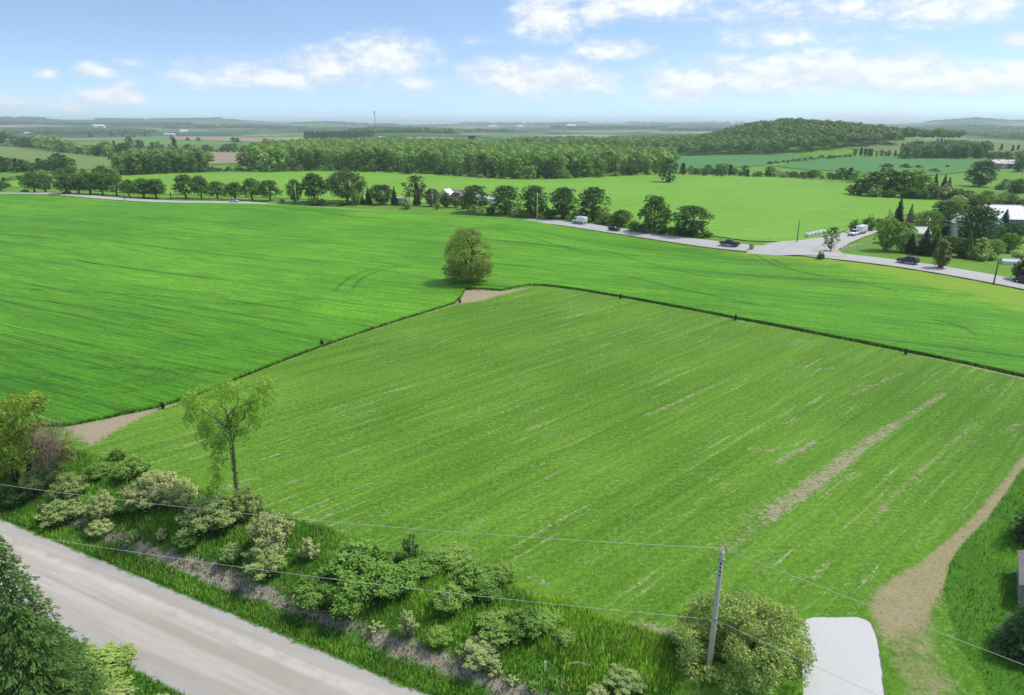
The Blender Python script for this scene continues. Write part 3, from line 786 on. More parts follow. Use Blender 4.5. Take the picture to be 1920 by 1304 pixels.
patch('green_field', [(200, 332), (330, 326), (480, 323), (620, 321), (760, 324), (850, 330), (960, 337), (1080, 334), (1240, 327), (1330, 329), (1500, 336), (1600, 347), (1640, 366), (1760, 374), (1850, 380), (1800, 392), (1690, 404), (1640, 420), (1560, 440), (1490, 455), (1400, 452), (1330, 442), (1240, 430), (1120, 410), (1000, 398), (900, 388), (760, 379), (620, 376), (500, 371), (380, 367), (240, 362), (100, 354), (0, 350), (-60, 348), (-60, 338), (60, 338), (130, 336)], M_FIELD, 0.12)
patch('meadow_field', [(1100, 287), (1300, 289), (1450, 289), (1528, 293), (1470, 303), (1430, 311), (1330, 319), (1262, 318), (1235, 306)], M_FIELD2, 0.3)
patch('hay_field', [(1545, 296), (1660, 293.5), (1760, 296), (1850, 299), (1862, 312), (1830, 322), (1720, 332), (1640, 330), (1590, 322), (1500, 318), (1450, 312), (1500, 303)], M_FIELD2, 0.3)
patch('ploughed_field', [(218, 283), (290, 281), (350, 280.5), (372, 285), (478, 288), (486, 296), (470, 306), (400, 309), (352, 300), (300, 296), (235, 295)], M_BROWN, 0.4)
patch('dry_meadow', [(-40, 274), (20, 276), (70, 279), (110, 286), (160, 292), (222, 297), (222, 312), (140, 321), (60, 321), (-40, 318)], M_PAST, 0.3)
patch('ploughed_strip', [(322, 256.5), (400, 257.5), (480, 259), (552, 261.5), (548, 268), (480, 267), (400, 265), (325, 263)], M_BROWN, 0.8)
patch('ploughed_strip', [(752, 257.5), (830, 258), (905, 262), (895, 268.5), (800, 268.5), (770, 263)], M_BROWN, 0.8)
patch('ploughed_strip', [(810, 272), (900, 274), (965, 278), (960, 281), (880, 279), (820, 276)], M_BROWN, 0.8)
patch('hill_pasture', [(1560, 262), (1600, 250), (1660, 247), (1720, 252), (1800, 259), (1930, 272), (1935, 290), (1840, 294), (1720, 288), (1690, 292), (1640, 284), (1600, 280), (1560, 272)], M_HILLG, 0.5)
patch('stony_strip', [(850, 327), (880, 325), (930, 327), (940, 331), (900, 333), (860, 331)], flat('pale_soil', (0.32, 0.28, 0.21)), 0.3)

# ------------------------------------------------------------------ foliage
def leaf_mat(name='foliage', trans=0.30):
    m, t, out = new_mat(name)
    oi = t.new('ShaderNodeObjectInfo'); tint = t.attr('tint').outputs['Fac']
    def vm(a, b):
        n = t.new('ShaderNodeVectorMath', operation='MULTIPLY'); t.set(n.inputs[0], a); t.set(n.inputs[1], b); return n.outputs[0]
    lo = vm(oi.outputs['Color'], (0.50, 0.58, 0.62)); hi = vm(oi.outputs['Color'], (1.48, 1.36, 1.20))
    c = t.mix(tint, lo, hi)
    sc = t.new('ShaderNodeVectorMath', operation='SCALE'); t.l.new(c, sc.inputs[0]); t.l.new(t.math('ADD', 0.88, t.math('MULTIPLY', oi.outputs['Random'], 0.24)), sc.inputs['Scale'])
    p = t.new('ShaderNodeBsdfPrincipled'); t.l.new(sc.outputs[0], p.inputs['Base Color']); p.inputs['Roughness'].default_value = 0.6; p.inputs['Specular IOR Level'].default_value = 0.25
    tr = t.new('ShaderNodeBsdfTranslucent'); t.l.new(vm(sc.outputs[0], (1.25, 1.35, 0.6)), tr.inputs[0])
    mx = t.new('ShaderNodeMixShader'); mx.inputs[0].default_value = trans
    t.l.new(p.outputs[0], mx.inputs[1]); t.l.new(tr.outputs[0], mx.inputs[2]); t.l.new(mx.outputs[0], out.inputs[0])
    return m
M_LEAF = leaf_mat()
def bark_mat(name, c):
    m, t, out = new_mat(name)
    tc = t.new('ShaderNodeTexCoord').outputs['Object']
    n = row_noise(t, tc, 0.0, 6.0, 6.0, 4.0, 0.7); 
    t.l.new(principled(t, t.mix(n, tuple(x * 0.55 for x in c), tuple(x * 1.35 for x in c)), 0.9, 0.1, bump=n, bstr=0.5), out.inputs[0])
    return m
M_BARK = bark_mat('bark', (0.085, 0.072, 0.055))
M_TWIG = bark_mat('dead_twigs', (0.31, 0.245, 0.17))
M_BARKG = bark_mat('grey_bark', (0.17, 0.16, 0.12))

class Leaves:
    def __init__(s, seed): s.r = np.random.default_rng(seed); s.C = []; s.N = []; s.S = []; s.T = []; s.D = []
    def add(s, c, n, size, tint, axis=None):
        k = len(c); s.C.append(c); s.N.append(n); s.S.append(np.broadcast_to(size, (k,)).astype(float)); s.T.append(np.broadcast_to(tint, (k,)).astype(float))
        s.D.append(axis if axis is not None else s.r.normal(size=(k, 3)))
    def clump(s, c, rad, n, leaf, tint=None, flatz=0.8, out=0.9, up=0.35, jit=0.7, inner=0.45, axis=None):
        r = s.r; d = r.normal(size=(n, 3)); d /= np.linalg.norm(d, axis=1)[:, None]
        d[:, 2] = np.where((d[:, 2] < 0) & (r.random(n) < 0.45), -d[:, 2], d[:, 2])
        q = d * (inner + (1 - inner) * r.random(n)[:, None] ** 0.6) * rad * np.array([1, 1, flatz])
        tb = r.random() if tint is None else tint
        t = np.clip(0.62 * tb + 0.38 * r.random(n), 0, 1)
        nn = d * out + np.array([0, 0, up]) + r.normal(size=(n, 3)) * jit
        ax = None
        if axis is not None: ax = np.asarray(axis) + r.normal(size=(n, 3)) * 0.45 + d * 0.5
        s.add(np.asarray(c) + q, nn, leaf * (0.7 + 0.6 * r.random(n)), t, ax)
    def arrays(s, asp=0.55):
        C, N, S_, T, D = (np.concatenate(a) for a in (s.C, s.N, s.S, s.T, s.D))
        N = N / (np.linalg.norm(N, axis=1)[:, None] + 1e-9)
        a = D - N * (D * N).sum(1)[:, None]; a /= np.linalg.norm(a, axis=1)[:, None] + 1e-9
        b = np.cross(N, a)
        h = S_[:, None] * 0.5
        V = np.stack([C - a * h, C + b * h * asp * 1.25 - N * h * 0.18, C + a * h, C - b * h * asp * 1.25 - N * h * 0.18], 1)
        return V.reshape(-1, 3), np.repeat(T, 4)
    def mesh(s, name, asp=0.55, mat=None):
        V, T = s.arrays(asp); Fc = np.arange(len(V)).reshape(-1, 4)
        return mesh_np(name, V, Fc, [mat or M_LEAF], attrs={'tint': ('FLOAT', T)})

PROF = {'round': lambda t: math.sqrt(max(0, 1 - (2 * t - 1) ** 2)),
        'dense': lambda t: max(0, 1 - abs(2 * t - 1) ** 2.8) ** 0.5,
        'dome': lambda t: (min(1, t / 0.12) ** 0.5) * math.sqrt(max(0, 1 - max(0, (t - 0.12) / 0.88) ** 2.0)),
        'vase': lambda t: (0.30 + 0.70 * min(1, t / 0.55) ** 0.8) * math.sqrt(max(0, 1 - max(0, (t - 0.55) / 0.45) ** 2.2)),
        'cone': lambda t: (1 - t) ** 0.75 * min(1, (t + 0.02) / 0.1)}
PROTO = {}
def limb(mb, a, b, r0, r1, r_, bend=0.18, sides=5):
    a, b = np.asarray(a, float), np.asarray(b, float); L = np.linalg.norm(b - a)
    m1 = a + (b - a) * 0.4 + r_.normal(size=3) * L * bend * 0.5 + np.array([0, 0, L * bend * 0.3]); m2 = a + (b - a) * 0.75 + r_.normal(size=3) * L * bend * 0.35
    mb.tube([a, m1, m2, b], [r0, r0 * 0.72 + r1 * 0.28, r0 * 0.4 + r1 * 0.6, r1], sides)

def deciduous(key, seed, h, w, base, shape, ncl, nlf, leaf, tr, rc, nlimb=8, asp=0.7, bark=None, stems=1, fork=None, jit=0.7, skip=0.0):
    r_ = np.random.default_rng(seed); L = Leaves(seed + 1); cl = []
    for i in range(ncl):
        t = (i + r_.random()) / ncl; t = min(0.98, max(0.02, t))
        pr = PROF[shape](t) * w / 2
        rr = max(0.0, pr - rc * 0.55) * (r_.random() ** 0.30 if shape != 'vase' else r_.random() ** 0.4); a = i * 2.399 + r_.normal() * 0.5
        z = base + (h - base) * t
        z = min(z, h - rc * 0.5)
        c = np.array([math.cos(a) * rr, math.sin(a) * rr, z]); cl.append(c)
        if r_.random() < skip: continue
        L.clump(c, rc * (0.7 + 0.6 * r_.random()), nlf, leaf, jit=jit)
    mb = MB(); fk = fork if fork is not None else base + 0.25 * (h - base)
    for k in range(stems):
        o = r_.normal(size=2) * (0.0 if stems == 1 else tr * 2.0); tx = r_.normal(size=2) * (0.02 * h if stems == 1 else 0.10 * w)
        P = [(o[0], o[1], -0.5), (o[0], o[1], 0.05), (o[0] + tx[0] * 0.3, o[1] + tx[1] * 0.3, fk * 0.6), (o[0] + tx[0], o[1] + tx[1], fk)]
        mb.tube(P, [tr * 1.5, tr * 1.25, tr, tr * 0.8], 7)
        top = np.array(P[-1]); mb.tube([top, top + np.array([tx[0], tx[1], (h - fk) * 0.7])], [tr * 0.8, tr * 0.12], 5)
        pick = r_.choice(len(cl), min(nlimb, len(cl)), replace=False)
        for j in pick:
            s0 = np.array([o[0] + tx[0] * 0.8, o[1] + tx[1] * 0.8, fk * (0.7 + 0.5 * r_.random())]); s0[2] = min(s0[2], cl[j][2] * 0.92)
            limb(mb, s0, cl[j], tr * 0.42, tr * 0.07, r_)
    cm = L.mesh(key + '_crown', asp); tm = mb.mesh(key + '_trunk', bark or M_BARK, True)
    V, _ = L.arrays(asp)
    lo, hi = np.percentile(V, 1.5, axis=0), np.percentile(V, 98.5, axis=0)
    PROTO[key] = dict(crown=cm, trunk=tm, w=0.5 * (hi[0] - lo[0] + hi[1] - lo[1]), h=hi[2], kind='tree')

def spruce(key, seed, h, w, tiers, per, along, leaf, droop=0.25, tr=0.16, asp=0.32, gaps=0.0, base=0.03):
    r_ = np.random.default_rng(seed); L = Leaves(seed); 
    for i in range(tiers):
        t = base + (1 - base) * (i / tiers) ** 0.92; z0 = h * t
        Lb = w / 2 * ((1 - t) ** 0.82 + 0.015); n = max(4, int(per * (0.35 + 0.65 * (1 - t))))
        for k in range(n):
            if r_.random() < gaps: continue
            a = 2 * math.pi * (k + 0.5 * (i % 2)) / n + r_.normal() * 0.16; Lk = Lb * (0.72 + 0.42 * r_.random()); dirv = np.array([math.cos(a), math.sin(a), 0])
            m = max(3, int(along * (0.3 + 0.7 * (1 - t)))); s_ = np.sort(0.12 + 0.88 * r_.random(m) ** 0.7)
            side = r_.normal(size=m) * 0.17 * Lk * (1.05 - s_ * 0.75); perp = np.array([-dirv[1], dirv[0], 0])
            z = z0 - droop * Lk * s_ ** 1.4 + 0.10 * Lk * s_ ** 4 + r_.normal(size=m) * 0.02 * h / 6
            P = dirv * (Lk * s_)[:, None] + perp * side[:, None]; P[:, 2] = z
            ax = dirv * 1.0 + perp * np.sign(side)[:, None] * 0.6 + np.array([0, 0, -droop * 1.6]) + r_.normal(size=(m, 3)) * 0.25
            nn = np.array([0, 0, 1.0]) + dirv * 0.35 + r_.normal(size=(m, 3)) * 0.45
            tb = r_.random()
            L.add(P, nn, leaf * (0.65 + 0.6 * r_.random(m)) * (0.55 + 0.45 * (1 - t)), np.clip(0.30 * tb + 0.50 * s_ ** 2 + 0.2 * r_.random(m), 0, 1), ax)
    mb = MB().tube([(0, 0, -0.4), (0, 0, h * 0.5), (0, 0, h * 0.985)], [tr * 1.3, tr * 0.7, 0.02], 7)
    L.add(np.array([[0, 0, h * (0.955 + 0.015 * q)] for q in range(4)]), r_.normal(size=(4, 3)), leaf * 0.4, 0.6, np.array([[0, 0, 1.0]] * 4))
    cm = L.mesh(key + '_crown', asp); tm = mb.mesh(key + '_trunk', M_BARK, True)
    PROTO[key] = dict(crown=cm, trunk=tm, w=w * 0.98, h=h, kind='conifer')

def shrub(key, seed, h, w, nst, nlf, leaf, asp=0.42, up=0.9, spread=0.8, tall=1.0):
    """many upright leafy shoots from one base"""
    r_ = np.random.default_rng(seed); L = Leaves(seed); mb = MB()
    for i in range(nst):
        a = i * 2.399 + r_.normal() * 0.4; q = math.sqrt((i + 0.5) / nst)
        tipr = q * w / 2 * (0.75 + 0.3 * r_.random()); tz = h * (1 - 0.55 * q ** 2.2) * (0.78 + 0.26 * r_.random())
        tip = np.array([math.cos(a) * tipr, math.sin(a) * tipr, tz]); b0 = np.array([math.cos(a) * tipr * 0.25, math.sin(a) * tipr * 0.25, -0.15])
        mb.tube([b0, (b0 + tip) * 0.5 + [0, 0, 0.08 * h], tip], [0.05, 0.03, 0.008], 4)
        n = nlf; s_ = 0.18 + 0.82 * r_.random(n) ** 0.75
        ctr = b0 + (tip - b0) * s_[:, None] + np.array([0, 0, 0.16 * h]) * (s_ * (1 - s_) * 2)[:, None]
        spread_r = 0.19 * w * (1.15 - s_ * 0.8) * spread
        P = ctr + r_.normal(size=(n, 3)) * spread_r[:, None] * np.array([0.6, 0.6, 0.45]); P[:, 2] = np.maximum(P[:, 2], 0.03)
        dirv = (tip - b0) / np.linalg.norm(tip - b0); ax = dirv * 0.9 + np.array([0, 0, 0.35 * up]) + r_.normal(size=(n, 3)) * 0.5
        outn = P - np.array([0, 0, h * 0.25]); outn /= np.linalg.norm(outn, axis=1)[:, None] + 1e-6
        nn = outn * 0.8 + np.array([0, 0, 0.4]) + r_.normal(size=(n, 3)) * 0.6
        L.add(P, nn, leaf * (0.6 + 0.7 * r_.random(n)), np.clip(0.45 * r_.random() + 0.30 * s_ + 0.25 * r_.random(n), 0, 1), ax)
    cm = L.mesh(key + '_crown', asp); tm = mb.mesh(key + '_stem', M_BARKG)
    V, _ = L.arrays(asp); lo, hi = np.percentile(V, 2, axis=0), np.percentile(V, 98, axis=0)
    PROTO[key] = dict(crown=cm, trunk=tm, w=0.5 * (hi[0] - lo[0] + hi[1] - lo[1]), h=hi[2], kind='shrub')

# middle distance (200 to 450 m)
for k in range(4): deciduous('maple%d' % k, 10 + k, 10, 9.6, 2.3, 'dome', 46, 42, 0.62, 0.28, 1.45, 8)
for k in range(3): deciduous('dark%d' % k, 30 + k, 13, 10.5, 1.0, 'dense', 64, 46, 0.62, 0.34, 1.7, 6)
for k in range(3): deciduous('round%d' % k, 40 + k, 10, 9, 0.9, 'round', 52, 44, 0.60, 0.26, 1.5, 6)
deciduous('elm0', 50, 14, 16, 2.6, 'dense', 110, 50, 0.60, 0.42, 1.9, 16, skip=0.03)
for k in range(2): deciduous('airy%d' % k, 52 + k, 10, 8, 1.5, 'round', 34, 32, 0.55, 0.2, 1.15, 14, skip=0.1)
for k in range(3): spruce('spruce%d' % k, 60 + k, 11, 5.2 + 0.5 * k, 32, 15, 10, 1.15, asp=0.5)
for k in range(4): shrub('bush%d' % k, 70 + k, 3.4, 4.6, 26, 44, 0.42, 0.6)
# far away (over 450 m): coarse crowns, trunk joined in
def far_tree(key, seed, h, w, base, shape, ncl, nlf, leaf, rc):
    r_ = np.random.default_rng(seed); L = Leaves(seed)
    for i in range(ncl):
        t = (i + r_.random()) / ncl; pr = PROF[shape](min(0.97, t)) * w / 2; a = i * 2.399 + r_.normal() * 0.4
        rr = max(0, pr - rc * 0.5) * r_.random() ** 0.35
        L.clump((math.cos(a) * rr, math.sin(a) * rr, min(base + (h - base) * t, h - rc * 0.5)), rc * (0.7 + 0.6 * r_.random()), nlf, leaf)
    V, T = L.arrays(0.8); n = len(V)
    me = mesh_np(key + '_crown', V, np.arange(n).reshape(-1, 4), [M_LEAF], attrs={'tint': ('FLOAT', T)})
    tm = MB().tube([(0, 0, -0.8), (0, 0, h * 0.3), (0, 0, h * 0.6)], [0.42, 0.3, 0.12], 6).mesh(key + '_trunk', M_BARK)
    lo, hi = np.percentile(V, 1.5, axis=0), np.percentile(V, 98.5, axis=0)
    PROTO[key] = dict(crown=me, trunk=tm, w=0.5 * (hi[0] - lo[0] + hi[1] - lo[1]), h=hi[2], kind='shrub' if 'bush' in key else 'tree')
for k in range(5): far_tree('far%d' % k, 90 + k, 14, 11, 1.0, ['round', 'dense', 'dome', 'dense', 'round'][k], 26, 16, 1.5, 2.3)
for k in range(3): far_tree('farbush%d' % k, 100 + k, 5, 6, 0.0, 'dome', 12, 16, 1.0, 1.3)
for k in range(2): far_tree('farcone%d' % k, 106 + k, 13, 5.5, 0.3, 'cone', 22, 16, 1.1, 0.95)
# near shrubs (40 to 80 m)
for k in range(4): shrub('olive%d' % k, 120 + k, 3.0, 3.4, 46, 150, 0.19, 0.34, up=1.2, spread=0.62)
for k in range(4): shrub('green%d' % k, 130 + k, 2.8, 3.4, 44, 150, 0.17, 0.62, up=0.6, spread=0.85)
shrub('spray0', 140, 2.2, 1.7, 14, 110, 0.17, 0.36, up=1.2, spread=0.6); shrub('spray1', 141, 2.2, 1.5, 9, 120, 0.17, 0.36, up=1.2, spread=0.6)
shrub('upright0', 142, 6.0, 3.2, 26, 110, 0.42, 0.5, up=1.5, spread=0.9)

# ------------------------------------------------------------------ placing plants
UNITS = ['', 'first', 'second', 'third', 'fourth', 'fifth', 'sixth', 'seventh', 'eighth', 'ninth', 'tenth', 'eleventh', 'twelfth', 'thirteenth', 'fourteenth', 'fifteenth', 'sixteenth', 'seventeenth', 'eighteenth', 'nineteenth']
TENS = ['', '', 'twent', 'thirt', 'fort', 'fift', 'sixt', 'sevent', 'eight', 'ninet']
def nth(i):
    if i < 20: return UNITS[i]
    return TENS[i // 10] + ('ieth' if i % 10 == 0 else 'y-' + UNITS[i % 10])

GREEN = {'dark': (0.077, 0.156, 0.039), 'maple': (0.110, 0.211, 0.046), 'mid': (0.124, 0.227, 0.052), 'light': (0.215, 0.360, 0.075), 'yellow': (0.179, 0.238, 0.046), 'olive': (0.420, 0.500, 0.220), 'cream': (0.430, 0.480, 0.225), 'grey': (0.145, 0.158, 0.081),
         'brown': (0.166, 0.139, 0.071), 'conifer': (0.055, 0.106, 0.044), 'blue': (0.055, 0.112, 0.063), 'bright': (0.145, 0.284, 0.034), 'bushgreen': (0.165, 0.320, 0.058), 'sage': (0.310, 0.420, 0.150)}
def plant(key, P, hm, wm, label, cat, name, color, group=None, rot=None, crownname='crown'):
    pr = PROTO[key]; sx = wm / pr['w']; sz = hm / pr['h']; rz = random.uniform(0, 6.28) if rot is None else rot
    colr = (*GREEN[color], 1) if isinstance(color, str) else (*color, 1)
    if 'joined' in pr:
        o = obj(name, pr['joined'], None, tuple(P), rz, (sx, sx, sz)); o.color = colr
        return tag(o, label, cat, group)
    t = thing(name, label, cat, tuple(P), rz, group, (sx, sx, sz))
    obj('trunk' if pr['kind'] != 'shrub' else 'stem', pr['trunk'], t)
    c = obj(crownname if pr['kind'] != 'shrub' else 'foliage', pr['crown'], t); c.color = colr
    return t

PEND = []
def spec(key, px, py, toppy, wpx, label, color, name=None, cat=None, group=None):
    k = key.rstrip('0123456789')
    if name is None:
        name = {'maple': 'maple_tree', 'dark': 'broadleaf_tree', 'round': 'broadleaf_tree', 'elm': 'elm_tree', 'airy': 'broadleaf_tree', 'spruce': 'spruce_tree', 'bush': 'shrub', 'far': 'broadleaf_tree', 'farbush': 'shrub', 'farcone': 'conifer_tree', 'olive': 'silver_shrub', 'green': 'green_shrub', 'spray': 'silver_shrub', 'upright': 'upright_shrub'}[k]
    if cat is None: cat = 'shrub' if 'shrub' in name else 'tree'
    PEND.append((key, px, py, toppy, wpx, label, color, name, cat, group))
def flush():
    global PEND
    # seen from above, the lowest pixel of a plant is its near rim and the highest its far rim
    dp = [max(0.0, (p[2] - 420) / 900.0) for p in PEND]
    W = ground([p[1] for p in PEND], [p[2] - 0.30 * p[4] * k for p, k in zip(PEND, dp)])
    for p, P, k in zip(PEND, W, dp):
        dep = P[1] * CS - (P[2] - CAMH) * SN
        hm = max(0.5, top_z(P, p[3] + 0.30 * p[4] * k) - P[2]); wm = p[4] * dep / F * 0.94
        plant(p[0], P, hm, wm, p[5], p[8], p[7], p[6], p[9])
    PEND = []

# the row of maples along the left of the paved road
ROWA = [(3, 358, 340, 30), (65, 361, 325, 40), (86, 362, 328, 38), (126, 364, 329, 42), (148, 364, 327, 36), (170, 365, 325, 44), (193, 366, 325, 36), (219, 367, 329, 36), (243, 369, 338, 24), (270, 371, 336, 44), (293, 372, 337, 42), (349, 372, 329, 46), (378, 373, 331, 36), (408, 373, 341, 36), (441, 374, 343, 38), (473, 375, 336, 40), (507, 376, 339, 42)]
for i, (x, b, tp, w) in enumerate(ROWA):
    lb = 'round-crowned maple, %s from the left in the row along the far paved road' % nth(i + 1) if i else 'maple cut by the left edge of the photo above the paved road'
    spec('maple%d' % (i % 4), x, b, tp, w, lb, 'maple', group='maples along the far paved road')
spec('round0', 554, 379, 338, 28, 'slim dark tree behind the pole where the paved road vanishes', 'maple')
spec('maple1', 590, 379, 327, 50, 'tall dense dark maple left of the big spreading elm', 'dark')
spec('elm0', 651, 380, 323, 68, 'big spreading olive-green elm with a vase-shaped crown beside the road', (0.105, 0.160, 0.045))
# homestead in the middle
for (k, x, b, tp, w, lb, c) in [
    ('spruce0', 680, 382, 363, 11, 'smallest dark spruce, right of the pale bush by the elm', 'conifer'), ('spruce1', 691, 383, 350, 17, 'narrow dark spruce at the left end of the homestead trees', 'conifer'), ('spruce2', 740, 384, 349, 17, 'narrow dark spruce left of the parked white trailer', 'conifer'),
    ('round1', 716, 383, 348, 44, 'olive-brown round tree between the two narrow spruces', (0.090, 0.130, 0.045)), ('airy0', 780, 385, 331, 46, 'tall ragged reddish-green tree with a dark pointed top at the homestead', (0.135, 0.160, 0.055)), ('spruce0', 782, 384, 326, 16, 'dark spire poking out of the ragged reddish tree', 'conifer'),
    ('round2', 810, 387, 355, 26, 'dark tree directly behind the pale pole at the homestead', (0.070, 0.110, 0.040)), ('round0', 836, 389, 363, 24, 'low olive tree in front of the grey house roof', (0.105, 0.145, 0.050)), ('round1', 855, 389, 362, 22, 'low yellowish tree right of the white gable', (0.150, 0.185, 0.060)),
    ('bush0', 668, 384, 360, 20, 'pale green bush under the right side of the elm', 'light'), ('bush1', 764, 391, 375, 18, 'round grey-green bush in front of the white trailer', 'sage'), ('bush2', 592, 384, 372, 26, 'low bush at the foot of the dense dark maple', 'mid'), ('bush3', 645, 384, 377, 24, 'low bush at the foot of the spreading elm', 'mid'),
    ('bush1', 530, 378, 372, 12, 'small pale flowering bush on the verge where the road vanishes', 'cream'), ('bush2', 870, 392, 372, 16, 'brownish bush left of the dark roadside trees', 'brown'), ('bush3', 820, 392, 380, 10, 'small round bush right of the homestead pole', 'light')]:
    spec(k, x, b, tp, w, lb, c)
# the tall dark roadside trees
for i, (x, b, tp, w) in enumerate([(890, 398, 349, 48), (948, 401, 350, 56), (1003, 405, 350, 52), (1056, 409, 353, 48), (1111, 414, 353, 56)]):
    spec('dark%d' % (i % 3), x, b, tp, w, '%s from the left of the five big dark trees above the white van' % nth(i + 1).capitalize(), 'dark', group='big dark trees by the paved road')
spec('round2', 1165, 424, 395, 38, 'small spreading green tree right of the five big dark trees', 'mid')
spec('maple2', 1226, 437, 369, 56, 'pointed green maple standing alone left of the round roadside tree', 'mid')
spec('dark1', 1295, 442, 387, 68, 'broad round dark tree nearest to the road junction', 'dark')
spec('far2', 1253, 342, 297, 36, 'lone tree standing in the bright green field beyond the road', (0.080, 0.150, 0.042), 'broadleaf_tree')
for i, (x, b, h_, w) in enumerate([(892, 404, 20, 26), (920, 402, 14, 18), (972, 405, 14, 22), (988, 406, 12, 18), (1030, 409, 16, 30), (1082, 414, 16, 30), (1135, 419, 18, 30), (1152, 423, 18, 28), (1190, 434, 18, 30), (1210, 437, 18, 28), (1240, 440, 18, 28), (1262, 442, 16, 26), (1280, 443, 12, 24), (1325, 444, 10, 20)]):
    c = ['sage', 'dark', 'cream', 'light', 'dark', 'bushgreen', 'mid', 'bushgreen', 'bushgreen', 'mid', 'dark', 'bushgreen', 'dark', 'mid'][i]
    spec('bush%d' % (i % 4), x, b, b - h_, w, '%s roadside bush from the left under the big dark trees' % nth(i + 1).capitalize(), c, group='bushes under the roadside trees')
# lone tree in the crop is built below; small things by the junction
spec('airy1', 1557, 473, 427, 28, 'small slender tree on the corner of the road junction', (0.150, 0.200, 0.060))
spec('bush0', 1538, 490, 473, 13, 'small bush on the verge below the road junction', 'mid')
spec('upright0', 1763, 504, 454, 24, 'tall yellowish upright shrub beside the road right of the blue vehicle', (0.200, 0.250, 0.085))
spec('upright0', 1913, 527, 489, 30, 'grey upright shrub at the right edge of the photo beside the road', (0.190, 0.190, 0.100))
for i, (x, b, tp, w) in enumerate([(1602, 437, 414, 25), (1628, 433, 408, 26), (1646, 431, 411, 18)]):
    spec('bush%d' % i, x, b, tp, w, '%s green bush from the left above the white pickup on the side road' % nth(i + 1).capitalize(), 'bushgreen', group='bushes above the side road')
# farmstead at the right
for (k, x, b, tp, w, lb, c) in [
    ('spruce0', 1679, 442, 372, 36, 'tall dark spruce rising at the left of the right-hand farmstead', 'conifer'), ('spruce1', 1703, 430, 382, 24, 'thin pale spruce right of the tall dark spruce', 'sage'),
    ('round0', 1661, 470, 411, 44, 'bushy light-green tree at the left end of the farmstead hedge', 'light'), ('round1', 1690, 472, 419, 38, 'bushy light-green tree, second in the farmstead hedge', 'light'), ('spruce2', 1706, 475, 436, 26, 'dark young spruce in the farmstead hedge', 'conifer'), ('airy0', 1722, 476, 440, 28, 'thin green tree in the farmstead hedge right of the young spruce', 'mid'),
    ('round2', 1738, 449, 396, 48, 'bright round tree behind the middle of the farmstead hedge', 'light'), ('airy1', 1713, 441, 404, 36, 'grey-brown bare-looking bush behind the farmstead hedge', 'brown'), ('spruce1', 1732, 478, 424, 34, 'dark conifer in the middle of the farmstead hedge', 'conifer'), ('spruce0', 1752, 480, 430, 36, 'shaggy green conifer in the middle of the farmstead hedge', 'mid'),
    ('dark0', 1767, 436, 378, 46, 'flat-topped dark tree behind the farmstead', 'dark'), ('dark1', 1766, 446, 403, 34, 'dark purple-green tree left of the white house wall', (0.055, 0.080, 0.042)), ('dark2', 1787, 447, 405, 26, 'dark narrow tree touching the white house wall', (0.050, 0.085, 0.042)),
    ('dark0', 1828, 463, 388, 70, 'largest dark round tree in front of the farm barn', 'dark'), ('round1', 1776, 480, 444, 36, 'green bushy tree in the right half of the farmstead hedge', 'mid'), ('round2', 1798, 482, 447, 32, 'low green tree below the big dark farmyard tree', 'mid'), ('spruce2', 1812, 484, 436, 34, 'feathery green conifer below the big dark farmyard tree', 'mid'), ('airy1', 1838, 486, 446, 34, 'grey-green tree right of the feathery conifer', 'sage'), ('round0', 1862, 485, 450, 30, 'light-green tree in front of the green-roofed wing', 'light'),
    ('dark1', 1893, 464, 419, 48, 'dark round tree right of the green-roofed wing', 'dark'), ('round0', 1890, 474, 438, 32, 'yellow-green round bush in front of the dark farmyard tree', 'bright'), ('spruce1', 1880, 436, 392, 30, 'blue-green spruce standing in front of the barn roof', 'blue'),
    ('bush0', 1822, 486, 464, 22, 'pale bush left of a pair below the farmstead hedge', 'sage'), ('bush1', 1841, 489, 469, 22, 'pale bush right of a pair below the farmstead hedge', 'sage'), ('bush2', 1858, 488, 474, 16, 'small pale bush at the right end of the farmstead hedge', 'sage'),
    ('round2', 1914, 430, 388, 34, 'green tree right of the barn at the edge of the photo', 'mid'), ('bush3', 1910, 487, 470, 26, 'pale bush beside the white glasshouse', 'olive'), ('bush1', 1660, 455, 405, 24, 'yellow-green bush behind the hedge at the foot of the tall spruce', 'yellow')]:
    spec(k, x, b, tp, w, lb, c)
# grove in the far bright field
GROVE = [(1612, 366, 336, 34, 'dark0', 'dark'), (1634, 368, 323, 42, 'dark1', 'dark'), (1656, 368, 316, 40, 'round0', 'mid'), (1676, 369, 322, 38, 'dark2', 'dark'), (1693, 370, 319, 40, 'round1', 'light'), (1714, 371, 318, 36, 'round2', 'light'), (1730, 372, 330, 34, 'round0', 'light'), (1750, 374, 349, 30, 'bush0', 'mid'), (1770, 375, 350, 34, 'bush1', 'sage'), (1790, 377, 355, 34, 'bush2', 'mid'), (1806, 378, 358, 24, 'bush3', 'dark'), (1752, 352, 325, 15, 'spruce0', 'conifer'), (1769, 354, 327, 15, 'spruce1', 'conifer'), (1778, 356, 332, 14, 'spruce2', 'conifer'), (1600, 364, 348, 26, 'bush2', 'sage'), (1640, 370, 352, 24, 'bush0', 'sage'), (1668, 371, 356, 22, 'bush3', 'mid'), (1705, 373, 355, 30, 'bush1', 'dark'), (1728, 374, 356, 26, 'bush0', 'mid')]
GROVE.sort(key=lambda g: g[0])
for i, (x, b, tp, w, k, c) in enumerate(GROVE):
    kk = 'far%d' % (i % 5) if not k.startswith(('bush', 'spruce')) else k
    spec(kk, x, b, tp, w, '%s from the left in the grove above the farmstead, %s' % (nth(i + 1).capitalize(), {'bush': 'a low shrub', 'spru': 'a pointed conifer'}.get(k[:4], 'a full leafy tree')), c, group='grove above the farmstead')
spec('dark2', 1836, 350, 303, 48, 'single big round dark tree left of the old grey barn', (0.075, 0.135, 0.045))

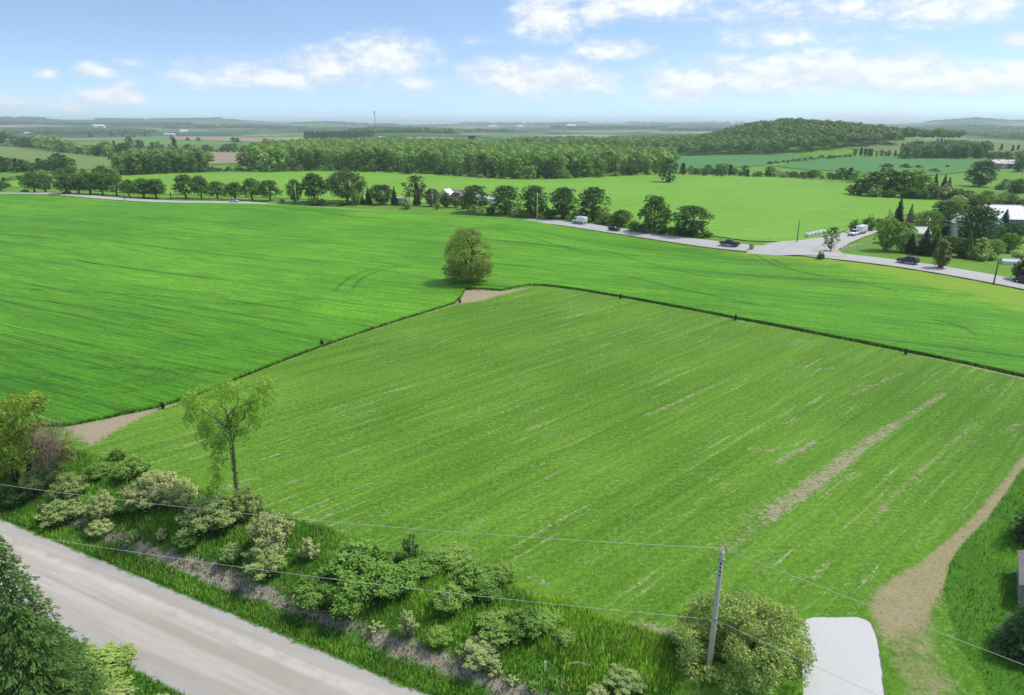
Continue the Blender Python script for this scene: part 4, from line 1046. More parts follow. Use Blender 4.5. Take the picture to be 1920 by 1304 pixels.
def hedge(pts, n, hr, wr, kinds, cols, phrase, group, jit=2.0, seed=1, base_jit=1.0):
    r_ = random.Random(seed); P = np.array(pts, float); L = np.concatenate([[0], np.cumsum(np.hypot(*np.diff(P, axis=0).T))]); out = []
    for i in range(n):
        s_ = L[-1] * (i + 0.5 + r_.uniform(-0.35, 0.35)) / n
        out.append((np.interp(s_, L, P[:, 0]) + r_.uniform(-jit, jit), np.interp(s_, L, P[:, 1]) + r_.uniform(-base_jit, base_jit)))
    out.sort()
    for i, (x, b) in enumerate(out):
        k = r_.choice(kinds); h_ = r_.uniform(*hr) * (0.55 if 'bush' in k else 1.0); w = h_ * r_.uniform(*wr) * (1.5 if 'bush' in k else (0.55 if ('cone' in k or 'spruce' in k) else 1.0)); c = r_.choice(cols)
        if 'cone' in k or 'spruce' in k: c = 'conifer'
        word = {'dark': 'dark', 'light': 'pale', 'sage': 'greyish', 'mid': 'green', 'maple': 'green', 'conifer': 'dark pointed', 'bushgreen': 'green', 'yellow': 'yellowish', 'olive': 'silvery'}[c]
        spec(k, x, b, b - h_, w, '%s from left %s, a %s %s' % (nth(i + 1).capitalize(), phrase, word, 'shrub' if 'bush' in k else 'tree'), c, group=group)
FT = ['far0', 'far1', 'far2', 'far3', 'far4']; FB = ['farbush0', 'farbush1', 'farbush2']; FC = ['farcone0', 'farcone1']
hedge([(-5, 272), (40, 276), (95, 282), (140, 288), (190, 293), (240, 295)], 24, (17, 27), (0.8, 1.15), FT + FB[:1], ['dark', 'mid', 'sage', 'dark'], 'in the hedgerow above the dry meadow', 'hedgerow above the dry meadow', seed=3)
hedge([(205, 280), (260, 281), (330, 281)], 13, (10, 24), (0.6, 1.0), FT + FC + FB, ['dark', 'mid', 'dark'], 'in the hedgerow behind the ploughed field', 'hedgerow behind the ploughed field', seed=4)
hedge([(345, 284), (400, 285), (470, 287)], 13, (9, 17), (0.9, 1.3), FT[:2] + FB, ['dark', 'mid'], 'in the hedgerow right of the ploughed field', 'hedgerow right of the ploughed field', seed=5)
hedge([(-5, 322), (40, 322), (85, 322), (130, 322)], 13, (18, 34), (0.8, 1.2), FT + FC, ['dark', 'dark', 'mid'], 'in the dark clump at the left edge', 'dark clump at the left edge', seed=6, base_jit=3)
hedge([(5, 340), (60, 338), (120, 334), (170, 331), (225, 329)], 16, (10, 21), (0.9, 1.3), FT + FB + FB, ['mid', 'sage', 'mid', 'light'], 'in the thicket behind the left row of maples', 'thicket behind the left maples', seed=7)
hedge([(222, 329), (270, 326), (330, 324), (385, 322)], 19, (26, 38), (0.65, 0.9), FT, ['mid', 'mid', 'light', 'dark'], 'along the front of the left wood', 'front of the left wood', seed=8)
hedge([(385, 322), (430, 321), (480, 321)], 11, (10, 17), (1.0, 1.4), FB + FT[:1], ['mid', 'sage', 'dark'], 'in the low hedge between the two woods', 'low hedge between the woods', seed=9)
spec('far4', 355, 296, 271, 17, 'single tree standing out against the ploughed field', 'dark'); spec('far0', 458, 311, 286, 30, 'pale airy tree above the low hedge between the woods', 'yellow'); spec('far3', 478, 310, 288, 22, 'dark tree at the right end of the ploughed field', 'dark')
hedge([(480, 322), (560, 320), (640, 319), (720, 321), (800, 325), (850, 328), (900, 332), (960, 336), (1040, 335), (1110, 331), (1180, 328), (1240, 327)], 58, (24, 46), (0.55, 0.85), FT, ['mid', 'dark', 'mid', 'sage', 'light'], 'along the front edge of the long wood', 'front edge of the long wood', seed=10, base_jit=1.2)
hedge([(500, 322.5), (620, 321), (830, 328), (960, 338), (1060, 335), (1230, 328)], 26, (12, 22), (0.9, 1.3), FB + FT[:1], ['sage', 'mid', 'light', 'dark'], 'among the low bushes before the long wood', 'low bushes before the long wood', seed=11, base_jit=1.0)
hedge([(1275, 327), (1340, 329), (1420, 331), (1500, 333), (1560, 335), (1605, 340)], 40, (10, 24), (0.8, 1.2), FT + FB + FB + FC[:1], ['mid', 'sage', 'dark', 'mid', 'light'], 'in the hedgerow right of the lone field tree', 'hedgerow right of the lone field tree', seed=12, base_jit=1.6)
hedge([(1440, 308), (1490, 303), (1540, 298), (1600, 294)], 18, (6, 12), (1.0, 1.5), FB, ['mid', 'dark'], 'in the thin hedge between the two far meadows', 'thin hedge between the far meadows', seed=13)
hedge([(1600, 292), (1640, 293), (1690, 294)], 11, (8, 16), (0.6, 1.0), FC + FT[:1], ['dark', 'mid'], 'in the conifer belt under the hill', 'conifer belt under the hill', seed=14)
hedge([(1690, 297), (1740, 297), (1800, 297), (1850, 296)], 16, (16, 26), (0.8, 1.1), FT, ['dark', 'mid', 'dark'], 'along the front of the wood below the hill pasture', 'wood below the hill pasture', seed=15)
hedge([(1850, 299), (1880, 298), (1925, 297)], 9, (9, 17), (1.0, 1.4), FT + FB, ['mid', 'sage'], 'in the scrub behind the old grey barn', 'scrub behind the old barn', seed=16)
hedge([(1870, 352), (1890, 355), (1925, 362)], 9, (14, 26), (1.0, 1.4), FB + FT, ['mid', 'dark', 'sage'], 'in the right-edge thicket below the old barn', 'thicket below the old barn', seed=17, base_jit=4)
hedge([(1790, 400), (1820, 396), (1850, 388), (1890, 385), (1925, 392)], 16, (16, 32), (0.9, 1.2), ['round0', 'round1', 'airy0', 'bush0', 'bush1'], ['light', 'mid', 'sage', 'yellow'], 'in the scrub behind the farm barn', 'scrub behind the farm barn', seed=18, base_jit=4)
spec('farbush0', 1663, 314, 307, 26, 'low dark bush, left of a pair in the far hay field', 'dark'); spec('farbush1', 1697, 315, 308, 20, 'low dark bush, right of a pair in the far hay field', 'dark'); spec('farbush2', 1722, 315, 310, 14, 'smallest dark bush in the far hay field', 'dark'); spec('farbush0', 1776, 314, 310, 8, 'tiny bush standing alone in the far hay field', 'dark')
spec('farbush1', 1752, 322, 316, 20, 'pale scrub patch at the right of the far hay field', 'yellow'); spec('farbush1', 1822, 364, 358, 12, 'small bush in the grass right of the grove', 'mid'); spec('far0', 1910, 322, 296, 26, 'dark tree right of the old grey barn at the photo edge', 'dark')
for i, (x, b, h_) in enumerate([(1571, 247, 6), (1586, 265, 12), (1602, 262, 8), (1630, 249, 6), (1680, 265, 6), (1693, 263, 7), (1698, 260, 6), (1692, 277, 6), (1700, 277, 8), (1707, 277, 7), (1757, 270, 8), (1764, 270, 8), (1770, 271, 7), (1778, 272, 7), (1786, 273, 7), (1795, 274, 6), (1840, 279, 8), (1848, 281, 9), (1860, 282, 9), (1877, 282, 10), (1898, 284, 9), (1908, 283, 9)]):
    spec('farcone%d' % (i % 2), x, b, b - h_ - 2, 5.5, '%s from the left of the tiny dark conifers dotted on the hill pasture' % nth(i + 1).capitalize(), 'conifer', group='conifers on the hill pasture')
for i, (x, b, h_) in enumerate([(170, 258, 9), (210, 256, 9), (232, 257, 6), (252, 258, 6), (273, 256, 6), (323, 263, 7), (352, 264, 6), (372, 265, 7), (438, 267, 9), (446, 268, 9), (498, 268, 8), (612, 268, 6), (790, 268, 5), (905, 272, 9), (870, 275, 14), (885, 275, 20), (915, 276, 12), (940, 277, 14)]):
    spec(FT[i % 5] if i % 3 else 'farcone0', x, b, b - h_, h_ * 1.2, '%s from the left of the scattered trees in the distant fields' % nth(i + 1).capitalize(), 'dark', group='scattered trees in the distant fields')
# the bank of shrubs above the gravel road: (kind, px, base, top, width, colour)
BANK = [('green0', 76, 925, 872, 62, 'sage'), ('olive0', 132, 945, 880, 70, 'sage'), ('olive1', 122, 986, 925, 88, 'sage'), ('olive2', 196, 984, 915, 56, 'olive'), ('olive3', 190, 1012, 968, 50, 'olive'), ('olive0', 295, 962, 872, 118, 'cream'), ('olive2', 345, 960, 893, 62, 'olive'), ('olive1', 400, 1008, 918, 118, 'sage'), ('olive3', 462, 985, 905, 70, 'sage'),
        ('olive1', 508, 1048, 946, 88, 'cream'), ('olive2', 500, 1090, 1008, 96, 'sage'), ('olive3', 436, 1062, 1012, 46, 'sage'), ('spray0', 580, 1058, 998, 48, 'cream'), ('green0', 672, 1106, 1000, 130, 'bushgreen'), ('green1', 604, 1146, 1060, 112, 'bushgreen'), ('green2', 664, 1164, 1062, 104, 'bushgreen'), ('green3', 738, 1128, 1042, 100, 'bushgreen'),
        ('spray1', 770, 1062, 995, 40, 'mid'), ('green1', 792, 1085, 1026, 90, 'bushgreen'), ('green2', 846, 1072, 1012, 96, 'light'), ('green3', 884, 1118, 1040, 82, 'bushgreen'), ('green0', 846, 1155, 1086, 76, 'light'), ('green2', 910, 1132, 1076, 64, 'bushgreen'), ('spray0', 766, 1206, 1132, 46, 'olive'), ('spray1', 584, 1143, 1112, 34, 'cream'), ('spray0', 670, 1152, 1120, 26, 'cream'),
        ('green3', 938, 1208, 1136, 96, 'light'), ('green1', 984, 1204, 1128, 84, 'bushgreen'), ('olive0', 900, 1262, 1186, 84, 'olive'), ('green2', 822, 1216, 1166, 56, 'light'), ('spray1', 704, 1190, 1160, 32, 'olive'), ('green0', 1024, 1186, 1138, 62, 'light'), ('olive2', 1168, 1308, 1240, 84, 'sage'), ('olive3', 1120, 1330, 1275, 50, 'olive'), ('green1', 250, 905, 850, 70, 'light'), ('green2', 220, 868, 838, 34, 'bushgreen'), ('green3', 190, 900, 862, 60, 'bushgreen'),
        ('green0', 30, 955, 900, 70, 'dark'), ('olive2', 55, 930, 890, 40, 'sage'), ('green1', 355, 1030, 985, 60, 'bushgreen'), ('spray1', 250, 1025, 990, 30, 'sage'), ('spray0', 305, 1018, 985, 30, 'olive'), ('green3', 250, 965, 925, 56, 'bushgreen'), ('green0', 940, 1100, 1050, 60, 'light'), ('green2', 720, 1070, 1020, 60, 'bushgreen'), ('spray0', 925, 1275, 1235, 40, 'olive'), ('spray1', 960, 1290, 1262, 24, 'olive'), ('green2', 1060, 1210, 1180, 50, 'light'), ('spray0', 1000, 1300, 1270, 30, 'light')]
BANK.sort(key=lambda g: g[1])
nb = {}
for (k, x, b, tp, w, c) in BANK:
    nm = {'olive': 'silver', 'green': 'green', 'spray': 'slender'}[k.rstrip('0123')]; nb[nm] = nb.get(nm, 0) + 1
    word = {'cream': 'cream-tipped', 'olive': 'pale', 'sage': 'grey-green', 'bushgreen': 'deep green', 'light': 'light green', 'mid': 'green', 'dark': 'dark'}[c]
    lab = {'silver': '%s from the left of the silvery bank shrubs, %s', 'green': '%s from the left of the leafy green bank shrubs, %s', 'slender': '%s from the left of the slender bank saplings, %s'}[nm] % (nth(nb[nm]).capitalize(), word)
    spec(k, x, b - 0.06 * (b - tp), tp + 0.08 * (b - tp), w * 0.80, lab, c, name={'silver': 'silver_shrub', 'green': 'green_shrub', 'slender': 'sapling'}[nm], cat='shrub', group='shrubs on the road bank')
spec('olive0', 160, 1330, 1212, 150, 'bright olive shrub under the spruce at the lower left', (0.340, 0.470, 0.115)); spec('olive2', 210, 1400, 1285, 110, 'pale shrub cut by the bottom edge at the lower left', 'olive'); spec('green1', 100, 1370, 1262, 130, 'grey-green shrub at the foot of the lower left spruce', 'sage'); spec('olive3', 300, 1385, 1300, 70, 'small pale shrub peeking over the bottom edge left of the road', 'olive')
flush()
# ------------------------------------------------------------------ woods that read as one mass
def lump(seed, ncl, nlf, leaf, h, w, rc, shape='dense'):
    """one whole crown: overlapping domed masses whose leaves face outwards"""
    r_ = np.random.default_rng(seed); L = Leaves(seed); tot = ncl * nlf
    if shape == 'cone':
        t = r_.random(tot) ** 0.8; a = r_.uniform(0, 6.28, tot); q = (1 - t) ** 0.8 * w / 2
        P = np.stack([np.cos(a) * q, np.sin(a) * q, t * h], -1); N = np.stack([np.cos(a), np.sin(a), np.full(tot, 0.5)], -1) + r_.normal(size=(tot, 3)) * 0.3
        L.add(P, N, leaf, np.clip(0.2 + 0.6 * r_.random(tot), 0, 1)); return L.arrays(0.85)
    for i in range(ncl):
        a = i * 2.399 + r_.normal() * 0.3; q = 0.0 if i == 0 else (0.52 + 0.2 * r_.random()) * w / 2; z = h * (0.74 if i == 0 else (0.60 if i % 2 else 0.42) + 0.10 * r_.random())
        rad = np.array([w * 0.36, w * 0.36, h * 0.26 if i == 0 else h * 0.25]) * (1.0 if i == 0 else 0.8 + 0.25 * r_.random())
        d = r_.normal(size=(nlf, 3)); d[:, 2] = np.abs(d[:, 2]) - 0.35; d /= np.linalg.norm(d, axis=1)[:, None]
        P = np.array([math.cos(a) * q, math.sin(a) * q, z]) + d * rad * (0.85 + 0.2 * r_.random(nlf)[:, None])
        N = d / rad; N /= np.linalg.norm(N, axis=1)[:, None]
        L.add(P, N + r_.normal(size=(nlf, 3)) * 0.28, leaf * (0.75 + 0.5 * r_.random(nlf)), np.clip(0.5 * r_.random() + 0.5 * r_.random(nlf), 0, 1))
    return L.arrays(0.9)
LUMP = {'mid': [lump(200 + k, 6, 20, 2.6, 14, 12.0, 2.7) for k in range(5)], 'far': [lump(220 + k, 4, 10, 5.8, 15, 19, 5.0) for k in range(4)], 'xfar': [lump(230 + k, 5, 6, 12, 17, 46, 9.0) for k in range(4)], 'cone': [lump(240 + k, 10, 8, 1.9, 15, 6.5, 1.5, 'cone') for k in range(3)]}
def wood(name, label, poly, spacing, kind, color, hs=(0.8, 1.25), world=False, seed=1, cat='wood'):
    r_ = np.random.default_rng(seed)
    P = np.array(poly, float) if world else ground([p[0] for p in poly], [p[1] for p in poly])[:, :2]
    gx, gy = np.meshgrid(np.arange(P[:, 0].min(), P[:, 0].max(), spacing), np.arange(P[:, 1].min(), P[:, 1].max(), spacing))
    gx = gx.ravel() + r_.uniform(-0.42, 0.42, gx.size) * spacing; gy = gy.ravel() + r_.uniform(-0.42, 0.42, gy.size) * spacing
    m = in_poly(gx, gy, [tuple(p) for p in P]); gx, gy = gx[m], gy[m]
    if not len(gx): return
    gz = H(gx, gy); Vs, Ts = [], []
    tree_t = np.clip(0.55 * r_.random(len(gx)) + 0.45 * fbm(gx / (spacing * 4), gy / (spacing * 4), seed), 0, 1)
    temps = LUMP[kind]; which = r_.integers(0, len(temps), len(gx)); ang = r_.uniform(0, 6.28, len(gx)); sc = r_.uniform(hs[0], hs[1], len(gx)); sw = r_.uniform(0.85, 1.2, len(gx))
    for k, (TV, TT) in enumerate(temps):
        idx = np.where(which == k)[0]
        if not len(idx): continue
        c, s_ = np.cos(ang[idx])[:, None] * sw[idx][:, None], np.sin(ang[idx])[:, None] * sw[idx][:, None]
        x = TV[None, :, 0] * c - TV[None, :, 1] * s_ + gx[idx][:, None]; y = TV[None, :, 0] * s_ + TV[None, :, 1] * c + gy[idx][:, None]; z = TV[None, :, 2] * sc[idx][:, None] + gz[idx][:, None]
        Vs.append(np.stack([x, y, z], -1).reshape(-1, 3)); Ts.append((0.45 * TT[None] + 0.55 * tree_t[idx][:, None]).ravel())
    V = np.concatenate(Vs); T = np.concatenate(Ts)
    o = obj(name, mesh_np(name, V, np.arange(len(V)).reshape(-1, 4), [M_LEAF], attrs={'tint': ('FLOAT', T)}))
    o.color = (*color, 1); tag(o, label, cat, kind='stuff')
    return o
wood('long_wood', 'long mixed wood stretching behind the bright green field', [(480, 319), (600, 317), (700, 318), (800, 322), (850, 325), (900, 329), (960, 333), (1060, 331), (1150, 327), (1240, 324), (1262, 316), (1235, 307), (1130, 299), (1000, 292), (900, 284), (800, 278), (700, 276), (620, 278), (540, 284), (480, 292), (472, 305)], 10.5, 'mid', (0.182, 0.312, 0.068), (0.85, 1.35), seed=41)
wood('left_wood', 'wood behind the maples at the left of the bright field', [(224, 326), (300, 323), (385, 320), (390, 314), (330, 306), (240, 310)], 10.5, 'mid', (0.194, 0.302, 0.088), seed=42)
wood('hill_wood', 'wood covering the round hill at the right', [(90, 905), (200, 862), (330, 835), (440, 850), (485, 885), (495, 950), (520, 1005), (600, 1025), (660, 1040), (660, 1064), (540, 1095), (400, 1120), (250, 1080), (120, 1000)], 11.5, 'mid', (0.159, 0.267, 0.065), (0.9, 1.3), world=True, seed=43)
wood('valley_wood', 'hazy wood across the valley left of the hill', [(960, 272), (1060, 270), (1200, 268), (1340, 262), (1400, 266), (1300, 276), (1130, 281), (1010, 281), (965, 279)], 17, 'far', (0.170, 0.270, 0.088), (0.75, 1.1), seed=44)
wood('pasture_wood', 'dark wood below the hill pasture at the right', [(1692, 294), (1760, 295), (1850, 294), (1850, 287), (1790, 281), (1720, 286)], 11, 'mid', (0.140, 0.229, 0.077), (0.8, 1.1), seed=45)
wood('conifer_plantation', 'dark conifer plantation in the distant fields left of centre', [(570, 258), (650, 257), (702, 259), (690, 266), (620, 267), (575, 265)], 10, 'cone', (0.082, 0.146, 0.066), (0.9, 1.2), seed=46)
wood('ridge_wood', 'hazy wooded ridge below the mast', [(560, 246), (640, 243.5), (800, 242.5), (870, 247), (850, 252), (700, 252), (600, 251)], 20, 'far', (0.151, 0.239, 0.088), (0.8, 1.2), seed=47)
wood('left_far_wood', 'distant wood at the left under the horizon hills', [(-60, 247), (100, 247), (260, 248), (300, 251), (160, 252), (60, 253), (-60, 253)], 22, 'far', (0.151, 0.239, 0.088), (0.9, 1.3), seed=48)
wood('right_far_wood', 'distant wood at the right behind the hill pasture', [(1690, 243), (1800, 245), (1940, 250), (1940, 266), (1850, 260), (1760, 252)], 22, 'far', (0.151, 0.239, 0.088), (0.8, 1.1), seed=49)
def ring_wood(name, label, azs, r0, r1, spacing, kind, color, seed):
    a = np.linspace(R(azs[0]), R(azs[1]), 30); P = [(r0 * math.sin(q), r0 * math.cos(q)) for q in a] + [(r1 * math.sin(q), r1 * math.cos(q)) for q in a[::-1]]
    return wood(name, label, P, spacing, kind, color, (0.7, 1.1), world=True, seed=seed)
for i, (a0, a1, r0, r1) in enumerate([(-41, -33, 7300, 7700), (-30, -22, 7600, 8100), (-17, -9, 7200, 7600), (-4, 6, 7500, 8000), (9, 20, 7400, 7800), (30, 40, 7300, 8000)]):
    ring_wood('horizon_wood', '%s blue-hazed wood patch from the left on the horizon hills' % nth(i + 1).capitalize(), (a0, a1), r0, r1, 80, 'xfar', (0.110, 0.185, 0.090), 50 + i)
for i, (a0, a1, r0, r1) in enumerate([(-42, -33, 3500, 3700), (-26, -16, 4400, 4600), (-8, 0, 3500, 3650), (3, 12, 4700, 4950), (12, 22, 3900, 4100), (29, 41, 4400, 4700), (-38, -24, 5400, 5650)]):
    ring_wood('distant_wood', '%s hazy distant wood belt from the left across the valley' % nth(i + 1).capitalize(), (a0, a1), r0, r1, 42, 'xfar', (0.105, 0.180, 0.080), 60 + i)

# ------------------------------------------------------------------ long grass
def blades(name, label, pts, hmin, hmax, width, color, seed=1, lean=0.35, cat='grass', tintb=0.0, tintr=1.0):
    r_ = np.random.default_rng(seed); n = len(pts); z = H(pts[:, 0], pts[:, 1]) - 0.02
    a = r_.uniform(0, 6.28, n); hh = r_.uniform(hmin, hmax, n); wv = width * r_.uniform(0.7, 1.3, n)
    la = r_.uniform(0, 6.28, n); ll = hh * lean * r_.random(n)
    b = np.stack([pts[:, 0], pts[:, 1], z], -1); s_ = np.stack([np.cos(a) * wv, np.sin(a) * wv, np.zeros(n)], -1)
    tip = b + np.stack([np.cos(la) * ll, np.sin(la) * ll, hh], -1)
    V = np.stack([b - s_, b + s_, tip], 1).reshape(-1, 3)
    patchy = fbm(pts[:, 0] * 0.35, pts[:, 1] * 0.35, seed + 3)
    T = np.repeat(np.clip(tintb + tintr * (0.25 * r_.random(n) + 0.75 * ss(patchy, 0.25, 0.75)), 0, 1), 3)
    me = mesh_np(name, V, np.arange(3 * n).reshape(-1, 3), [M_LEAF], attrs={'tint': ('FLOAT', T)}, smooth=True)
    nv = r_.normal(size=(n, 3)) * 0.35 + [0, 0, 1.0]; nv /= np.linalg.norm(nv, axis=1)[:, None]
    me.normals_split_custom_set_from_vertices(np.repeat(nv, 3, axis=0).tolist())
    o = obj(name, me); o.color = (*color, 1)
    return tag(o, label, cat, kind='stuff')
def bank_pts(n, d0, d1, s0, s1, seed, fn=None):
    r_ = np.random.default_rng(seed); d = r_.uniform(d0, d1, n); s_ = r_.uniform(s0, s1, n)
    P = GB[None] + GD[None] * s_[:, None] + GN[None] * d[:, None]
    if fn is not None: P = P[fn(P, d, s_)]
    return P
rb = np.random.default_rng(91)
def not_dry(P, d, s_):
    k = np.exp(-((d - 2.7) / 0.85) ** 2) * (0.6 + 0.75 * vnoise(s_ * 0.22, d * 0.3, 14))
    px, py, _ = project(P[:, 0], P[:, 1], H(P[:, 0], P[:, 1]))
    return (rb.random(len(P)) > k * 1.3) & (px < 1270)
blades('bank_grass', 'long green grass covering the bank above the gravel road', bank_pts(80000, 0.3, 9.8, -70, 24, 5, not_dry), 0.22, 0.62, 0.034, (0.190, 0.390, 0.045), 6, tintb=0.1, tintr=0.9)
def is_dry(P, d, s_):
    k = np.exp(-((d - 2.8) / 0.9) ** 2) * (0.55 + 0.7 * vnoise(s_ * 0.22, d * 0.3, 14)); px, py, _ = project(P[:, 0], P[:, 1], H(P[:, 0], P[:, 1]))
    return (rb.random(len(P)) < k) & (px < 1150) & (px > 60)
blades('dry_grass', 'grey dry grass tussocks at the foot of the road bank', bank_pts(26000, 0.9, 5.2, -60, 22, 7, is_dry), 0.12, 0.36, 0.05, (0.40, 0.37, 0.28), 8, 0.9)
blades('verge_grass', 'short dark grass strip between gravel road and bank', bank_pts(17000, 0.05, 1.9, -70, 24, 9), 0.08, 0.26, 0.04, (0.095, 0.215, 0.032), 10)
blades('roadside_grass', 'rough grass on the near side of the gravel road', bank_pts(26000, -GW - 10, -GW - 0.05, -40, 12, 11), 0.18, 0.55, 0.045, (0.125, 0.280, 0.036), 12)
def scatter_poly(W, n, seed):
    r_ = np.random.default_rng(seed); lo, hi = W.min(0), W.max(0); P = r_.uniform(lo, hi, (n, 2)); return P[in_poly(P[:, 0], P[:, 1], [tuple(p) for p in W])]
tw = np.array(TALLR_W); tw[:, 0] = np.minimum(tw[:, 0], 78); tp_ = scatter_poly(tw, 150000, 13)
ppx, ppy, _ = project(tp_[:, 0], tp_[:, 1], H(tp_[:, 0], tp_[:, 1])); tp_ = tp_[(ppx < 2080) & (ppy > 820) & (ppy < 1420)]
blades('meadow_grass', 'lush tall bright grass right of the worn path', tp_, 0.22, 0.58, 0.032, (0.165, 0.370, 0.040), 14)
blades('bright_grass', 'bright tall grass hump on the bank left of the utility pole', scatter_poly(WPX([(1000, 1122), (1060, 1128), (1140, 1165), (1262, 1205), (1262, 1300), (1100, 1304), (1010, 1215)]), 26000, 17), 0.25, 0.62, 0.032, (0.215, 0.440, 0.042), 18, tintb=0.35, tintr=0.65)
blades('yellow_grass', 'yellowing grass fringe where the bare soil meets the bank', scatter_poly(WPX([(1140, 1166), (1262, 1200), (1275, 1232), (1200, 1212), (1150, 1185)]), 3500, 19), 0.15, 0.4, 0.032, (0.38, 0.40, 0.055), 20)
# stalks at the cut edge of the crop
ei = np.cumsum(np.concatenate([[0], np.linalg.norm(np.diff(INNER[2:-1, :2], axis=0), axis=1)])); es = rb.uniform(0, ei[-1], 24000)
ep = np.stack([np.interp(es, ei, INNER[2:-1, 0]), np.interp(es, ei, INNER[2:-1, 1])], -1)
ed_ = ep / np.linalg.norm(ep, axis=1)[:, None]; ep = ep + ed_ * rb.uniform(-0.12, 0.55, len(ep))[:, None]
blades('crop_stalks', 'ragged standing stalks along the cut edge of the crop', ep, 0.34, 0.68, 0.04, (0.100, 0.215, 0.030), 15, 0.25)
lt0 = G(880, 536); q = rb.normal(size=(6000, 2)) * [3.6, 2.0] + lt0[:2] + [0.5, 0.3]
blades('tree_foot_grass', 'rough dark grass around the foot of the lone field tree', q, 0.25, 0.7, 0.05, (0.085, 0.170, 0.032), 16)

# ------------------------------------------------------------------ the particular near trees
def custom(name, label, cat, px, py, build, colors):
    P = G(px, py); dep = P[1] * CS - (P[2] - CAMH) * SN; t = thing(name, label, cat, tuple(P))
    build(t, P, dep / F)
    return t
def px_pt(P, x, y, ydep=0.0):
    """local point at depth offset ydep from the base, seen at photograph pixel x, y"""
    yy = P[1] + ydep; v = (y - 652) / F; z = CAMH - yy * (SN + v * CS) / (CS - v * SN); dep = yy * CS - (z - CAMH) * SN
    return np.array([(x - 960) / F * dep - P[0], ydep, z - P[2]])

def b_tall(t, P, m):
    r_ = np.random.default_rng(5); L = Leaves(5); V_ = Leaves(6); mb = MB()
    pts = [px_pt(P, x, y) for x, y in ((449, 962), (446, 940), (441, 900), (439, 860), (436, 830), (431, 805))]
    mb.tube([pts[0] - [0, 0, 0.4]] + pts, [0.24, 0.17, 0.13, 0.115, 0.105, 0.09, 0.08], 8)
    f = pts[-1]
    for (x, y, yd) in ((400, 770, 0.6), (370, 765, -0.6), (420, 740, 0.4), (445, 735, -0.8), (475, 735, 0.5), (500, 728, 0.0), (455, 765, 1.2), (425, 790, -1.0), (445, 790, 0.2)):
        limb(mb, f if y < 780 else pts[-2], px_pt(P, x, y, yd), 0.10, 0.02, r_, 0.25)
    mb.tube([pts[-2], px_pt(P, 445, 800), px_pt(P, 446, 770)], [0.10, 0.08, 0.04], 5)
    for i in range(112):
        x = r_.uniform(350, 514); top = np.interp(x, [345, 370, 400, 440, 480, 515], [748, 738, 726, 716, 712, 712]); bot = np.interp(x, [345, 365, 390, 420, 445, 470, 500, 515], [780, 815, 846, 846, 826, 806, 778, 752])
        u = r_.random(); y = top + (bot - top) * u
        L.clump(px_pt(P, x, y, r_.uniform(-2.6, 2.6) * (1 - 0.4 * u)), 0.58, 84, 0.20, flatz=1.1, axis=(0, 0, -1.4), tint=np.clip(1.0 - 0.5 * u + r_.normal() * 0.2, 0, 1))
    for (x, y, n) in [(408, 840, 60), (404, 858, 60), (410, 872, 45), (402, 885, 60), (406, 900, 60), (400, 915, 60), (398, 930, 50), (412, 905, 40), (420, 850, 35), (425, 870, 30), (470, 850, 26), (476, 870, 22), (485, 885, 20), (465, 830, 30), (458, 815, 40), (415, 925, 50), (388, 925, 30), (493, 890, 12)]:
        L.clump(px_pt(P, x, y, r_.uniform(-0.6, 0.6)), 0.50, int(n * 1.9), 0.18, flatz=1.5, axis=(0, 0, -1.5), tint=0.45)
    for q in np.linspace(0, 1, 22):
        c = pts[1] + (pts[-1] - pts[1]) * q; V_.clump(c, 0.24, 26, 0.15, flatz=1.5, tint=0.3)
    obj('trunk', mb.mesh('trunk', M_BARKG, True), t); c = obj('crown', L.mesh('crown', 0.42), t); c.color = (0.215, 0.385, 0.055, 1)
    c = obj('climbing_vine', V_.mesh('climbing_vine', 0.7), t); c.color = (0.085, 0.165, 0.030, 1)
custom('vine_tree', 'tall thin tree with drooping umbrella crown on the road bank', 'tree', 449, 962, b_tall, None)

def b_left(t, P, m):
    r_ = np.random.default_rng(15); L = Leaves(15); D = MB(); mb = MB(); O = Leaves(17)
    for k in range(5):
        limb(mb, [r_.normal() * 0.3, r_.normal() * 0.3, -0.3], px_pt(P, [20, 60, 45, 0, 80][k], [780, 770, 820, 840, 830][k], r_.uniform(-1, 1)), 0.20, 0.03, r_, 0.2)
    for i in range(150):
        x = r_.uniform(-70, 128); top = np.interp(x, [-70, 0, 20, 40, 55, 80, 90, 110, 130], [770, 748, 752, 735, 730, 748, 800, 820, 840]); bot = np.interp(x, [-70, 0, 40, 90, 130], [890, 885, 880, 868, 858])
        y = top + (bot - top) * r_.random() ** 0.9
        dead = math.exp(-((x - 88) / 34) ** 2 - ((y - 825) / 32) ** 2)
        if r_.random() < dead * 1.2: continue
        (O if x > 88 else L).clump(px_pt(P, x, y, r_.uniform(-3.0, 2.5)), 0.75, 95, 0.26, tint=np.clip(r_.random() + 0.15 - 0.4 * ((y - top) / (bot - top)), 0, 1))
    for i in range(150):
        a = px_pt(P, r_.uniform(60, 100), r_.uniform(850, 885), r_.uniform(-2.0, 0.5)); b = px_pt(P, r_.normal(92, 22), r_.normal(822, 20), r_.uniform(-3.2, 0.0))
        limb(D, a, b, 0.035, 0.008, r_, 0.3, 4)
    for i in range(500):
        b = px_pt(P, r_.normal(92, 24), r_.normal(826, 20), r_.uniform(-3.4, 0.0)); D.tube([b, b + r_.normal(size=3) * 0.55], [0.014, 0.006], 3, False)
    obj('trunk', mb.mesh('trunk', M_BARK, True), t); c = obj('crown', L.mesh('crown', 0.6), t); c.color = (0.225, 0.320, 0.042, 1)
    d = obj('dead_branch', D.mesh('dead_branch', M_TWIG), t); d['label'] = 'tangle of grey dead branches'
    c = obj('side_crown', O.mesh('side_crown', 0.6), t); c.color = (0.190, 0.250, 0.045, 1)
